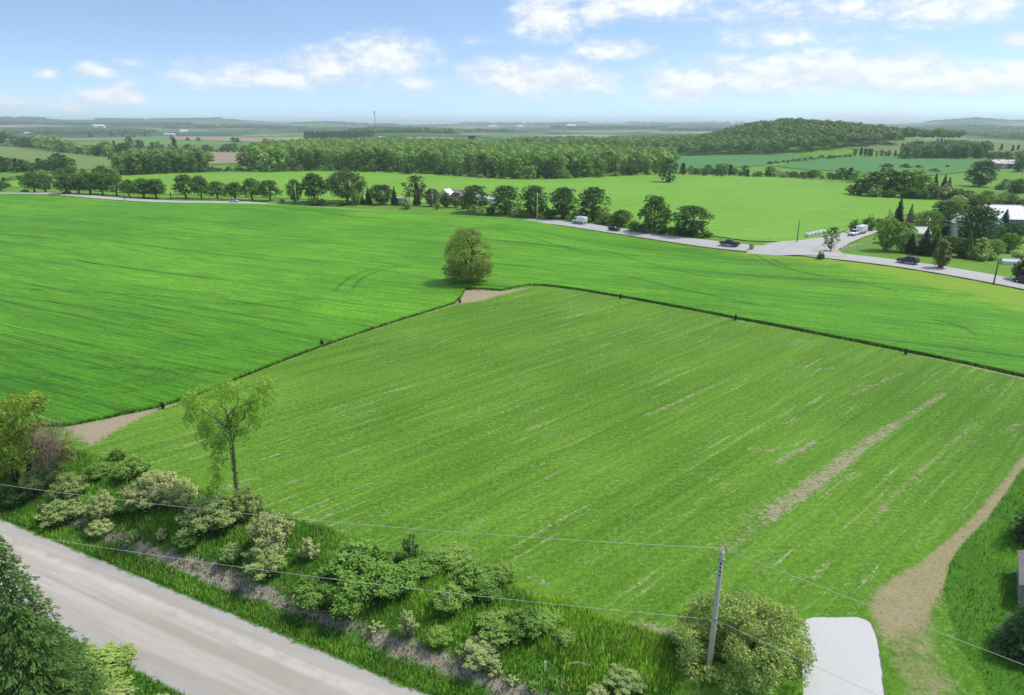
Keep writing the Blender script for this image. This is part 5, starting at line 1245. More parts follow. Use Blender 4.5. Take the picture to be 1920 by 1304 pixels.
custom('thicket_tree', 'dense yellow-green tree with a tangle of dead branches at the left edge', 'tree', 35, 905, b_left, None)

def b_lone(t, P, m):
    r_ = np.random.default_rng(25); L = Leaves(25); B = Leaves(26); mb = MB()
    mb.tube([(0.3, 0, -0.4), px_pt(P, 882, 515), px_pt(P, 884, 495), px_pt(P, 886, 470)], [0.55, 0.42, 0.36, 0.26], 8)
    br = [(884, 500, 865, 470), (884, 500, 848, 478), (886, 475, 884, 445), (886, 470, 872, 437), (885, 485, 905, 468), (884, 492, 902, 490), (885, 480, 912, 478), (884, 505, 845, 500), (884, 508, 912, 505), (886, 465, 900, 445), (880, 505, 858, 462), (884, 500, 868, 440), (885, 480, 895, 440)]
    for (x0, y0, x1, y1) in br: limb(mb, px_pt(P, x0, y0), px_pt(P, x1, y1, r_.uniform(-2.5, 2.5)), 0.20, 0.03, r_, 0.2)
    for i in range(300):
        t_ = r_.random() if i < 245 else r_.uniform(0.62, 1.1); y = 432 + t_ * 88; hw = np.interp(y, [428, 440, 460, 480, 500, 520], [14, 28, 38, 45, 46, 42]); a = r_.uniform(0, 6.28); q = r_.random() ** 0.45
        x = 878 + hw * q * math.cos(a)
        low = y > 493
        (B if low else L).clump(px_pt(P, x, y, hw * q * math.sin(a) * m), 0.95, 66 if low else 58, 0.30, jit=0.9, tint=None)
    obj('trunk', mb.mesh('trunk', M_BARK, True), t); c = obj('crown', L.mesh('crown', 0.5), t); c.color = (0.275, 0.350, 0.085, 1)
    c = obj('undergrowth', B.mesh('undergrowth', 0.55), t); c.color = (0.235, 0.295, 0.078, 1)
custom('willow_tree', 'lone yellowish willow with dark limbs standing in the crop field', 'tree', 880, 534, b_lone, None)

def b_pole(t, P, m):
    r_ = np.random.default_rng(35); L = Leaves(35); mb = MB(); w, h_ = 4.3, 4.9; pole = G(1328, 1262) - P
    for i in range(250):
        a = i * 2.399; q = math.sqrt(r_.random()) ; z = h_ * (1 - 0.50 * q ** 2.6) * (r_.random() ** 0.45) * (0.85 + 0.2 * vnoise(np.array([a * 1.3]), np.array([0.5]), 4)[0])
        c = np.array([math.cos(a) * q * w * 0.95, math.sin(a) * q * w * 0.8, max(0.3, z - 0.4)])
        if abs(c[0] - pole[0]) < 0.95 and c[1] < pole[1] + 0.9 and c[2] > 0.9: continue
        L.clump(c, 0.62, 110, 0.19, out=0.7, jit=0.8, axis=(0, 0, 0.5))
        if i % 8 == 0: limb(mb, (c[0] * 0.15, c[1] * 0.15, -0.2), c, 0.07, 0.012, r_, 0.15)
    obj('trunk', mb.mesh('trunk', M_BARK, True), t); c = obj('crown', L.mesh('crown', 0.42), t); c.color = (0.370, 0.475, 0.150, 1)
custom('willow_shrub', 'large rounded grey-green willow bush behind the wooden utility pole', 'shrub', 1386, 1238, b_pole, None)

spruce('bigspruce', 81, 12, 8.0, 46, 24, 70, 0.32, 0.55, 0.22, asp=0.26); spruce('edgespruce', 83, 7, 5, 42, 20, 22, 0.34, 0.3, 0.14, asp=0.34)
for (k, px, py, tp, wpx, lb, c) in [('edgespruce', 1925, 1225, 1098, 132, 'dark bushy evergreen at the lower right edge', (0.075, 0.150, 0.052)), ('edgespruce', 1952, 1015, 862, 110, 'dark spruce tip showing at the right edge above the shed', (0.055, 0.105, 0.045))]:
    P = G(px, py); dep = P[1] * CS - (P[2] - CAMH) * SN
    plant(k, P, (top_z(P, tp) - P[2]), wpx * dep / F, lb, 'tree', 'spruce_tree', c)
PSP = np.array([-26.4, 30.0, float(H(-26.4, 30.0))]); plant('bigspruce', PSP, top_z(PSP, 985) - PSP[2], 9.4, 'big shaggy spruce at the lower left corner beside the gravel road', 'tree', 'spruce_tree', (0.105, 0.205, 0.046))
# dark little cedars planted along the edge of the lot
shrub('seedling', 150, 0.95, 0.42, 9, 26, 0.13, 0.5, up=1.6, spread=0.55)
for i, (x, b, tp) in enumerate([(305, 767, 755), (604, 650, 638), (862, 569, 560), (1163, 561, 552), (1379, 601, 591), (1698, 665, 655)]):
    P = G(x, b); plant('seedling', P, max(0.7, top_z(P, tp) - P[2]) * 1.05, 0.5, '%s from the left of the tiny dark cedars along the lot edge' % nth(i + 1).capitalize(), 'shrub', 'cedar_seedling', (0.018, 0.038, 0.016), 'cedars along the lot edge')

# ------------------------------------------------------------------ vehicles
M_TYRE = flat('tyre_rubber', (0.022, 0.022, 0.023), 0.9); M_RIM = flat('wheel_rim', (0.45, 0.45, 0.46), 0.35, 0.5, 0.8); M_GLASS = flat('dark_glass', (0.025, 0.03, 0.035), 0.08, 0.6, 0.0, 0.05); M_LAMPW = flat('headlamp_lens', (0.75, 0.76, 0.78), 0.15, 0.6); M_LAMPR = flat('tail_lamp_lens', (0.42, 0.02, 0.02), 0.2, 0.6); M_TRIM = flat('black_trim', (0.03, 0.03, 0.032), 0.6)
def paint(name, c): return flat('car_paint_' + name, c, 0.28, 0.6, 0.0, 0.06, 0.7)
def ring(x, hw, z0, z1, tuck=0.88, top=0.94):
    return [(x, -hw * tuck, z0), (x, -hw, z0 + (z1 - z0) * 0.35), (x, -hw * 0.99, z0 + (z1 - z0) * 0.75), (x, -hw * top, z1), (x, hw * top, z1), (x, hw * 0.99, z0 + (z1 - z0) * 0.75), (x, hw, z0 + (z1 - z0) * 0.35), (x, hw * tuck, z0)]
def wheel(parent, x, y, r=0.34, w=0.23):
    wt = obj('wheel', None, parent); wt.location = (x, y, r)
    MB().tube([(0, -w / 2, 0), (0, w / 2, 0)], r, 14).build('tyre', M_TYRE, wt, False)
    MB().tube([(0, -w / 2 - 0.012, 0), (0, w / 2 + 0.012, 0)], r * 0.62, 10).build('rim', M_RIM, wt, False)
def vehicle(kind, label, P, heading, pmat, cat, name):
    P = np.asarray(P, float); z = P[2] + 0.16
    t = thing(name, label, cat, (P[0], P[1], z), heading)
    hw = {'car': 0.88, 'suv': 0.94, 'pickup': 0.98, 'van': 1.0}[kind]
    body = {'car': [(-2.25, .80, .42, .80), (-2.1, .86, .28, .92), (-1.3, .88, .24, .95), (0.6, .88, .24, .95), (1.3, .87, .24, .90), (2.1, .84, .28, .76), (2.28, .74, .40, .62)],
            'suv': [(-2.35, .86, .48, 1.0), (-2.25, .92, .32, 1.10), (-1.4, .94, .30, 1.12), (0.7, .94, .30, 1.12), (1.2, .93, .30, 1.08), (2.15, .90, .34, .98), (2.38, .82, .46, .80)],
            'pickup': [(-2.85, .92, .50, 1.08), (-2.78, .96, .42, 1.12), (-0.9, .98, .40, 1.12), (1.0, .98, .40, 1.14), (1.4, .97, .40, 1.14), (2.65, .95, .44, 1.06), (2.82, .86, .54, .90)],
            'van': [(-2.85, .96, .42, 2.30), (-2.78, 1.0, .34, 2.45), (-1.0, 1.0, .32, 2.50), (1.05, 1.0, .32, 2.46), (1.55, .99, .32, 1.95), (2.05, .97, .34, 1.30), (2.65, .92, .38, 1.08), (2.85, .84, .46, .82)]}[kind]
    MB().loft([ring(*b) for b in body]).build('body', pmat, t, True)
    cab = {'car': [(-1.75, .66, .93, 1.0), (-1.15, .70, .93, 1.36), (-0.2, .72, .93, 1.43), (0.35, .70, .93, 1.38), (1.15, .64, .90, .96)], 'suv': [(-2.28, .74, 1.10, 1.22), (-1.95, .78, 1.10, 1.66), (-0.6, .80, 1.10, 1.74), (0.25, .78, 1.10, 1.68), (1.05, .72, 1.06, 1.16)],
           'pickup': [(-0.98, .78, 1.10, 1.20), (-0.82, .80, 1.10, 1.78), (-0.1, .82, 1.10, 1.86), (0.45, .80, 1.10, 1.80), (1.25, .74, 1.10, 1.18)], 'van': None}[kind]
    if cab:
        MB().loft([ring(x, w, a, b, 1.0, 0.86) for (x, w, a, b) in cab]).build('window', M_GLASS, t, True)
        xs = [c for c in cab[1:4]]
        MB().loft([[(x, -w * 0.80, b - 0.03), (x, w * 0.80, b - 0.03), (x, w * 0.80, b + 0.035), (x, -w * 0.80, b + 0.035)] for (x, w, a, b) in xs]).build('roof', pmat, t)
        for sy in (-1, 1):
            for (xa, xb) in ((cab[1][0], cab[1][0] + 0.12), ((cab[1][0] + cab[3][0]) / 2 - 0.05, (cab[1][0] + cab[3][0]) / 2 + 0.06), (cab[3][0] - 0.05, cab[3][0] + 0.08)):
                w = cab[2][1]; a = cab[2][2]; b = cab[1][3]
                MB().loft([[(xa, sy * (w + 0.015), a), (xb, sy * (w + 0.015), a), (xb, sy * (w - 0.03), a), (xa, sy * (w - 0.03), a)], [(xa, sy * (w * 0.87 + 0.02), b), (xb, sy * (w * 0.87 + 0.02), b), (xb, sy * (w * 0.87 - 0.03), b), (xa, sy * (w * 0.87 - 0.03), b)]]).build('pillar', pmat, t)
    else:
        MB().add([(1.62, -.80, 1.86), (1.62, .80, 1.86), (2.10, .84, 1.30), (2.10, -.84, 1.30)], [(0, 1, 2, 3)]).build('windscreen', M_GLASS, t)
        for sy in (-1, 1): MB().add([(0.75, sy * 1.006, 2.0), (1.45, sy * 1.0, 1.9), (1.92, sy * .985, 1.36), (0.75, sy * 1.008, 1.36)], [(0, 1, 2, 3) if sy < 0 else (3, 2, 1, 0)]).build('window', M_GLASS, t)
        for sy in (-1, 1): MB().box(-2.5, 1.6, sy * 1.003 - 0.02, sy * 1.003 + 0.02, 0.55, 0.66).build('side_trim', M_TRIM, t)
        MB().box(-2.87, -2.80, -0.02, 0.02, 0.5, 2.3).build('rear_door_seam', M_TRIM, t)
    if kind == 'pickup':
        for sy in (-1, 1): MB().box(-2.80, -1.0, sy * .95 - 0.05, sy * .95 + 0.05, 1.08, 1.28).build('bed_side', pmat, t)
        MB().box(-2.84, -2.76, -0.92, 0.92, 0.7, 1.28).build('tailgate', pmat, t); MB().box(-2.75, -1.02, -0.86, 0.86, 1.115, 1.135).build('bed_liner', M_TRIM, t)
    xf, xr = {'car': (1.38, -1.32), 'suv': (1.45, -1.45), 'pickup': (1.85, -1.75), 'van': (1.85, -1.75)}[kind]; r = {'car': .32, 'suv': .37, 'pickup': .40, 'van': .36}[kind]
    for x in (xf, xr):
        for sy in (-1, 1): wheel(t, x, sy * (hw - 0.10), r)
    xF, xB = body[-1][0], body[0][0]; zl = body[-1][3] - 0.12; zb = body[0][3] - 0.2
    for sy in (-1, 1):
        MB().box(xF - 0.10, xF - 0.0, sy * 0.62 - 0.17, sy * 0.62 + 0.17, zl - 0.05, zl + 0.08).build('headlight', M_LAMPW, t)
        MB().box(xB + 0.0, xB + 0.08, sy * 0.68 - 0.12, sy * 0.68 + 0.12, min(zb, 1.2) - 0.1, min(zb, 1.2) + 0.1).build('tail_light', M_LAMPR, t)
    for xq, nm in ((xF - 0.06, 'front_bumper'), (xB - 0.05, 'rear_bumper')): MB().box(xq - 0.03, xq + 0.10, -hw * 0.84, hw * 0.84, body[-1][2] + 0.02, body[-1][2] + 0.18).build(nm, M_TRIM, t)
    return t
def on_road(C, p, side):
    """nearest point and heading on a road centre line, shifted to one lane"""
    C = np.asarray(C); k = int(np.argmin(np.hypot(C[:, 0] - p[0], C[:, 1] - p[1]))); k = min(max(k, 1), len(C) - 2); d = C[k + 1] - C[k - 1]; d /= np.linalg.norm(d)
    q = C[k] + d * ((p[0] - C[k][0]) * d[0] + (p[1] - C[k][1]) * d[1]) + np.array([d[1], -d[0]]) * side
    return np.array([q[0], q[1], float(H(q[0], q[1]))]), math.atan2(d[1], d[0])
RD = dense(ROADC, 2.0)
for (kind, px, py, side, flip, lb, pm, cat, nm) in [
    ('van', 1068, 424, -1.6, 1, 'white high-roof delivery van driving on the paved road', paint('white', (0.78, 0.79, 0.81)), 'van', 'delivery_van'), ('car', 1148, 434, 1.4, 0, 'black hatchback between the white van and the black pickup', paint('black', (0.02, 0.021, 0.023)), 'car', 'car'),
    ('pickup', 1370, 461, 0.8, 1, 'black pickup truck just left of the road junction', paint('black', (0.02, 0.021, 0.023)), 'pickup', 'pickup_truck'), ('suv', 1686, 501, -0.4, 1, 'dark blue estate car on the road right of the junction', paint('navy', (0.022, 0.030, 0.055)), 'car', 'car'),
    ('car', 1922, 533, -0.6, 0, 'dark car cut off by the right edge on the paved road', paint('navy', (0.022, 0.030, 0.055)), 'car', 'car'), ('car', 445, 379, 1.0, 0, 'small silver car on the paved road below the row of maples', paint('silver', (0.42, 0.44, 0.45)), 'car', 'car'),
    ('car', 41, 362, -1.6, 1, 'leftmost dark car on the far paved road', paint('black', (0.02, 0.021, 0.023)), 'car', 'car'), ('car', 106, 366, -1.6, 1, 'second dark car from the left on the far paved road', paint('black', (0.02, 0.021, 0.023)), 'car', 'car')]:
    p, hd = on_road(RD, G(px, py), side)
    if kind == 'suv': kind = 'suv'
    vehicle(kind, lb, p, hd + (math.pi if flip else 0), pm, cat, nm)
p, hd = on_road(SIDE_D, G(1605, 443), 0.8); vehicle('pickup', 'white pickup truck towing a box trailer on the side road', p, hd + math.pi, paint('white', (0.78, 0.79, 0.81)), 'pickup', 'pickup_truck')
def box_trailer(P, hd, lb):
    t = thing('box_trailer', lb, 'trailer', (P[0], P[1], P[2] + 0.16), hd); w = paint('white', (0.78, 0.79, 0.81))
    MB().loft([ring(-2.3, 1.05, .55, 2.5, 1, .97), ring(2.0, 1.05, .55, 2.5, 1, .97), ring(2.3, .98, .65, 2.3, 1, .95)]).build('body', w, t)
    MB().box(2.2, 3.4, -0.05, 0.05, .48, .60).build('tow_bar', M_TRIM, t); MB().box(-2.25, 2.2, -1.065, 1.065, .62, .78).build('lower_trim', M_TRIM, t)
    for sy in (-1, 1):
        wheel(t, -0.5, sy * 1.0, .34); wheel(t, 0.35, sy * 1.0, .34); MB().box(-2.33, -2.28, sy * .8 - .1, sy * .8 + .1, .8, 1.0).build('tail_light', M_LAMPR, t)
k2 = np.array([math.cos(hd), math.sin(hd)]); q = p[:2] + k2 * 6.4; box_trailer((q[0], q[1], float(H(q[0], q[1]))), hd + math.pi, 'white box trailer behind the white pickup on the side road')

# ------------------------------------------------------------------ buildings
M_WHITE = flat('white_siding', (0.72, 0.72, 0.70), 0.7); M_ROOFW = flat('galvanised_roof', (0.62, 0.64, 0.68), 0.45, 0.4, 0.0, 0.08, 0.6); M_ROOFG = flat('green_roof', (0.22, 0.40, 0.34), 0.5); M_ROOFGR = flat('grey_shingles', (0.24, 0.235, 0.24), 0.9, 0.1, 0, 0.3, 3); M_BARNW = flat('grey_planks', (0.21, 0.22, 0.235), 0.9, 0.1, 0, 0.35, 3); M_DKWALL = flat('blue_grey_boards', (0.17, 0.20, 0.24), 0.8); M_PALEW = flat('pale_green_siding', (0.50, 0.56, 0.54), 0.7); M_DARK = flat('dark_opening', (0.02, 0.02, 0.022), 0.9); M_SHEDR = flat('weathered_shed_roof', (0.22, 0.195, 0.18), 0.9, 0.1, 0, 0.3, 4)
def rust_mat():
    m, t, out = new_mat('rusty_tin'); tc = t.new('ShaderNodeTexCoord').outputs['Object']; n = t.noise(tc, 0.35, 5.0, 0.65)
    t.l.new(principled(t, t.mix(t.smooth(n, 0.45, 0.62), (0.62, 0.60, 0.60), (0.30, 0.19, 0.15)), 0.6, 0.3), out.inputs[0]); return m
M_RUST = rust_mat()
def gable(name, label, P, L, W, wh, rh, rot, wm, rm, cat='building', wins=(), doors=(), over=0.35, chim=False, vents=0, seams=0):
    t = thing(name, label, cat, tuple(P), rot); a, b = L / 2, W / 2
    MB().add([(-a, -b, -.6), (a, -b, -.6), (a, b, -.6), (-a, b, -.6), (-a, -b, wh), (a, -b, wh), (a, b, wh), (-a, b, wh), (-a, 0, wh + rh), (a, 0, wh + rh)], [(0, 1, 5, 4), (2, 3, 7, 6), (1, 2, 6, 9, 5), (3, 0, 4, 8, 7), (0, 3, 2, 1), (4, 5, 9, 8), (6, 7, 8, 9)]).build('wall', wm, t)
    e = over; sl = rh / b; th = 0.14
    roof = MB()
    for s_ in (-1, 1):
        y0, z0 = s_ * (b + e), wh - sl * e + 0.05; y1, z1 = 0.0, wh + rh + 0.05
        roof.loft([[(-a - e, y0, z0), (-a - e, y1, z1), (-a - e, y1, z1 + th), (-a - e, y0, z0 + th)], [(a + e, y0, z0), (a + e, y1, z1), (a + e, y1, z1 + th), (a + e, y0, z0 + th)]])
    ro = roof.build('roof', rm, t)
    MB().box(-a - e, a + e, -0.16, 0.16, wh + rh + 0.14, wh + rh + 0.26).build('ridge_cap', rm, ro)
    for i in range(seams):
        x = -a + (i + 0.5) * L / seams
        for s_ in (-1, 1): MB().loft([[(x - .05, s_ * (b + e), wh - sl * e + .19), (x + .05, s_ * (b + e), wh - sl * e + .19), (x + .05, s_ * (b + e), wh - sl * e + .26), (x - .05, s_ * (b + e), wh - sl * e + .26)], [(x - .05, s_ * .15, wh + rh - sl * .15 + .19), (x + .05, s_ * .15, wh + rh - sl * .15 + .19), (x + .05, s_ * .15, wh + rh - sl * .15 + .26), (x - .05, s_ * .15, wh + rh - sl * .15 + .26)]]).build('roof_seam', rm, ro)
    for i in range(vents):
        x = -a * 0.85 + i * 1.7 * a / max(1, vents - 1); MB().box(x - .4, x + .4, -.4, .4, wh + rh + .1, wh + rh + .9).build('roof_vent', M_TRIM, ro)
    if chim: MB().box(a * .4, a * .4 + .7, .3, 1.0, wh + rh * .4, wh + rh + 1.0).build('chimney', flat('brick_chimney', (0.30, 0.13, 0.09)), ro)
    for (face, u, z, ww, hh) in wins:
        wn = None
        if face in 'FB':
            y = (-b if face == 'F' else b); s_ = -1 if face == 'F' else 1
            wn = MB().box(u - ww / 2, u + ww / 2, min(y, y + s_ * .05), max(y, y + s_ * .05), z, z + hh).build('window', M_GLASS, t)
            f = MB()
            for (x0, x1, z0, z1) in ((u - ww / 2 - .1, u + ww / 2 + .1, z - .1, z), (u - ww / 2 - .1, u + ww / 2 + .1, z + hh, z + hh + .1), (u - ww / 2 - .1, u - ww / 2, z, z + hh), (u + ww / 2, u + ww / 2 + .1, z, z + hh)): f.box(x0, x1, min(y, y + s_ * .08), max(y, y + s_ * .08), z0, z1)
            f.build('frame', M_WHITE, wn)
        else:
            x = (-a if face == 'L' else a); s_ = -1 if face == 'L' else 1
            wn = MB().box(min(x, x + s_ * .05), max(x, x + s_ * .05), u - ww / 2, u + ww / 2, z, z + hh).build('window', M_GLASS, t)
            MB().box(min(x, x + s_ * .08), max(x, x + s_ * .08), u - ww / 2 - .1, u + ww / 2 + .1, z - .12, z).build('sill', M_WHITE, wn)
    for (face, u, ww, hh, dm) in doors:
        if face == 'F': MB().box(u - ww / 2, u + ww / 2, -b - .07, -b, 0, hh).build('door', dm, t)
        elif face == 'L': MB().box(-a - .07, -a, u - ww / 2, u + ww / 2, 0, hh).build('door', dm, t)
        else: MB().box(a, a + .07, u - ww / 2, u + ww / 2, 0, hh).build('door', dm, t)
    return t
def at(px, py): return G(px, py)
gable('barn', 'farm barn with a pale metal roof and dark blue-grey wall at the right', at(1878, 432), 12.5, 11, 4.4, 3.8, R(-14), M_DKWALL, M_ROOFW, 'barn', [('R', -2, 1.4, 1.0, 1.0), ('R', 2, 1.4, 1.0, 1.0), ('R', 0, 4.6, 0.9, 0.9)], [('F', 2.5, 3.2, 3.0, M_DARK), ('R', 0, 2.6, 2.8, M_WHITE)], vents=2, seams=9)
gable('farm_wing', 'pale farm outbuilding with a sea-green roof below the barn', at(1868, 455), 6, 6.4, 4.2, 1.8, R(68), M_PALEW, M_ROOFG, 'building', [('L', 0, 1.6, 0.9, 1.1), ('F', -1.2, 1.6, 0.8, 1.0), ('F', 1.4, 1.6, .8, 1.0)], [('F', 0.1, 1.0, 2.1, M_WHITE)])
gable('farmhouse', 'white farmhouse with a pale green roof behind the big dark tree', at(1803, 449), 8, 7.5, 5.2, 2.6, R(74), M_WHITE, flat('pale_green_roof', (0.42, 0.52, 0.42), 0.6), 'house', [('L', -1.8, 1.2, .9, 1.3), ('L', 1.8, 1.2, .9, 1.3), ('L', 0, 3.6, .9, 1.2), ('B', -2, 1.2, .9, 1.3), ('B', 1.5, 1.2, .9, 1.3)], [('L', 0, 1.0, 2.1, M_DARK)], chim=True)
gable('glasshouse', 'low white glasshouse beside the shrubs at the right edge', at(1893, 495), 3.6, 2.2, 0.6, 0.6, R(-20), flat('white_frame_glass', (0.62, 0.66, 0.66), 0.25, 0.5), flat('white_poly_roof', (0.42, 0.50, 0.44), 0.3, 0.5), 'glasshouse', [], [('R', 0, .8, 1.5, M_WHITE)], 0.1)
gable('garage', 'small white building half hidden behind the farmstead hedge', at(1712, 452), 6.5, 5, 2.6, 1.4, R(-12), M_WHITE, flat('pale_roof', (0.60, 0.58, 0.56), 0.7), 'building', [('F', -2, 1.1, .9, .9)], [('F', 1, 2.4, 2.1, M_PALEW)])
gable('old_barn', 'old grey plank barn with rusty tin roof in the far right field', at(1880, 316), 22, 12, 4.2, 3.0, R(-4), M_BARNW, M_RUST, 'barn', [('F', -8, 1.5, 1.2, 1.2), ('F', 7, 1.5, 1.2, 1.2)], [('F', -3.2, 3.6, 3.8, flat('grey_barn_door', (0.34, 0.34, 0.35), 0.9)), ('F', 2, 2.5, 3.2, M_DARK)])
P = at(1905, 317); vehicle('suv', 'pale parked vehicle at the right end of the old grey barn', P, R(5), paint('white', (0.78, 0.79, 0.81)), 'car', 'parked_car')
def behind(px, py, back):
    p = G(px, py); q = p[:2] * (1 + back / np.hypot(p[0], p[1])); return np.array([q[0], q[1], float(H(q[0], q[1]))])
gable('bungalow', 'grey-roofed bungalow hidden among the middle homestead trees', behind(866, 378, 2), 16, 8, 2.6, 2.2, R(-16), M_WHITE, M_ROOFGR, 'house', [('F', -5, 1, 1.4, 1.1), ('F', -2, 1, 1.4, 1.1), ('F', 4, 1, 1.8, 1.1)], [('F', 1, 1.0, 2.1, M_DARK)], chim=True)
gable('cottage', 'small white gable showing left of the grey bungalow roof', behind(838, 380, 2), 6, 6, 3.4, 2.4, R(70), M_WHITE, M_WHITE, 'house', [('L', 0, 1.2, 1.0, 1.2), ('F', 0, 1.2, 1, 1.2)], [('L', 1.6, .9, 2.0, M_DARK)])
gable('white_shed', 'white shed between the first two big dark roadside trees', behind(917, 386, 4), 5, 4, 2.8, 1.2, R(-18), M_WHITE, M_WHITE, 'shed', [], [('F', -1.2, 1.0, 2.0, M_DARK), ('F', 1.0, 1.4, 2.0, M_PALEW)])
P = behind(753, 384, 3); t_ = thing('camping_trailer', 'parked white camping trailer behind the round bush at the homestead', 'trailer', tuple(P), R(-16))
MB().loft([ring(-3.0, 1.1, .55, 2.3, 1, .9), ring(-2.6, 1.15, .45, 2.75, 1, .92), ring(2.4, 1.15, .45, 2.75, 1, .92), ring(3.0, 1.08, .6, 2.2, 1, .9)]).build('body', M_WHITE, t_); MB().box(-2.2, -1.0, -1.2, -1.14, 1.4, 2.1).build('window', M_GLASS, t_); MB().box(0.6, 1.5, -1.2, -1.14, .55, 2.3).build('door', M_PALEW, t_); MB().box(1.9, 2.6, -1.19, -1.12, 1.4, 2.0).build('window', M_GLASS, t_)
for x in (-.4, .5):
    for sy in (-1, 1): wheel(t_, x, sy * 1.0, .34)
for i, (px, py, L_, W_, lb, wm, rm, rot) in enumerate([(21, 319, 9, 6, 'white-roofed shed at the left edge above the road', M_WHITE, M_ROOFW, .1), (105, 318, 9, 6, 'low shed with pale roof right of the dark clump at the left', M_BARNW, M_ROOFW, -.2), (54, 253, 28, 14, 'far white barn at the left below the horizon wood', M_BARNW, M_ROOFW, .1), (6, 252, 26, 12, 'far white building cut by the left edge', M_WHITE, M_WHITE, 0),
      (186, 240, 60, 26, 'far white farm complex on the left horizon slope', M_WHITE, M_WHITE, .2), (345, 249, 32, 18, 'far white round-roofed barn left of the ridge wood', M_WHITE, M_WHITE, .5), (318, 254, 40, 10, 'low far white barn beside the distant brown strip', M_WHITE, M_WHITE, 0), (517, 268, 16, 8, 'far white farmhouse left of the conifer plantation', M_WHITE, M_ROOFGR, .3), (716, 262, 18, 10, 'far white house right of the conifer plantation', M_WHITE, M_WHITE, .6),
      (924, 240, 60, 24, 'far white building on the centre horizon slope', M_WHITE, M_WHITE, 0), (1072, 239, 70, 30, 'pair of far white sheds on the horizon slope right of centre', M_WHITE, M_WHITE, .1), (975, 240, 50, 24, 'far small white building on the horizon slope at centre', M_WHITE, M_WHITE, .2), (1266, 260, 20, 12, 'dark gabled roof in the valley wood left of the hill', M_BARNW, M_ROOFGR, 1.2), (1832, 248, 36, 16, 'far pale house on the right-hand horizon slope', M_WHITE, M_WHITE, .1), (1890, 254, 30, 14, 'far pale house near the right edge below the horizon', M_WHITE, M_WHITE, .2), (405, 240, 40, 20, 'far pale farm on the left ridge', M_WHITE, M_WHITE, 0)]):
    P = at(px, py); big = L_ / 9.0
    gable('distant_building', lb, P, L_, W_, 0.38 * W_ + 0.5, 0.26 * W_, rot, wm, rm, 'building', [], [('F', L_ * .2, L_ * .12, W_ * .28, M_DARK)], 0.2)
# shed cut by the right edge of the photo
Ps = G(1963, 1120); gable('shed', 'weathered shed roof with a white edge at the right edge', (Ps[0], Ps[1], Ps[2]), 4.6, 3.6, 1.7, 0.9, R(56), flat('shed_boards', (0.30, 0.27, 0.24), 0.9), M_SHEDR, 'shed', [], [('F', 0, 1.0, 1.6, M_DARK)], 0.25)

# ------------------------------------------------------------------ poles, wires, small things
M_POLE = flat('weathered_pole', (0.46, 0.44, 0.39), 0.9, 0.1, 0, 0.25, 5); M_POLED = flat('dark_pole', (0.12, 0.105, 0.085), 0.9, 0.1); M_CER = flat('insulator', (0.55, 0.55, 0.55), 0.3, 0.5); M_STEEL = flat('galvanised_steel', (0.40, 0.41, 0.42), 0.5, 0.4, 0.6); M_WIRE = flat('bare_wire', (0.52, 0.53, 0.50), 0.5, 0.4)
PB = G(1328, 1262); zt = top_z(PB, 1034); zn = top_z(PB, 1158)
t_ = thing('utility_pole', 'weathered wooden utility pole in front of the willow bush', 'utility pole', tuple(PB)); hp = zt - PB[2]
MB().tube([(0, 0, -1.5), (0, 0, 0), (0.02, 0, hp * .5), (0.03, 0, hp - .05), (0.03, 0, hp)], [.19, .185, .165, .14, .125], 12).build('post', M_POLE, t_, True)
MB().tube([(.03, 0, hp), (.03, 0, hp + .10)], [.03, .03], 6).build('pin', M_STEEL, t_); MB().tube([(.03, 0, hp + .08), (.03, 0, hp + .16), (.03, 0, hp + .24)], [.07, .08, .04], 8).build('insulator', M_CER, t_)
for k in range(4): MB().tube([(-.02, -.13, hp - .75 - .28 * k), (-.02, -.22, hp - .75 - .28 * k)], .05, 8).build('bolt', M_TRIM, t_)
MB().box(-.15, .21, -.152, .152, hp - .62, hp - .5).build('band', M_STEEL, t_); MB().box(-.06, .10, -.24, -.14, zn - PB[2] - .12, zn - PB[2] + .1).build('neutral_bracket', M_STEEL, t_); MB().tube([(.17, -.03, .2), (.16, -.03, hp * .5), (.15, -.03, hp - .7)], .016, 5).build('ground_wire', M_STEEL, t_)
for z in (1.6, 3.4, 5.2): MB().tube([(.14, 0, z), (.27, 0, z)], .028, 6).build('staple', M_CER, t_)
def wire(name, label, a, b, sag, r=.012):
    a, b = np.asarray(a, float), np.asarray(b, float); s_ = np.linspace(0, 1, 40); P = [a + (b - a) * q - np.array([0, 0, 4 * sag * q * (1 - q)]) for q in s_]
    o = MB().tube(P, r, 5).build(name, M_WIRE, None, True); return tag(o, label, 'wire', 'overhead wires at the wooden pole')
EL = PB[:2] + 75 * np.array([-math.cos(R(-12)), -math.sin(R(-12))]); ER = PB[:2] + 45 * np.array([math.cos(R(-44)), math.sin(R(-44))])
wire('overhead_wire', 'upper wire running left from the top of the wooden pole', (PB[0], PB[1], zt + .22), (*EL, 8.0), 1.3); wire('overhead_wire', 'lower wire running left across the bank shrubs to the pole', (PB[0], PB[1] - .2, zn), (*EL, 3.9), 1.1)
wire('overhead_wire', 'upper wire running right from the top of the wooden pole', (PB[0], PB[1], zt + .22), (*ER, 12.5), .3); wire('overhead_wire', 'lower wire running right over the willow bush from the pole', (PB[0], PB[1] - .2, zn), (*ER, 7.6), .3)
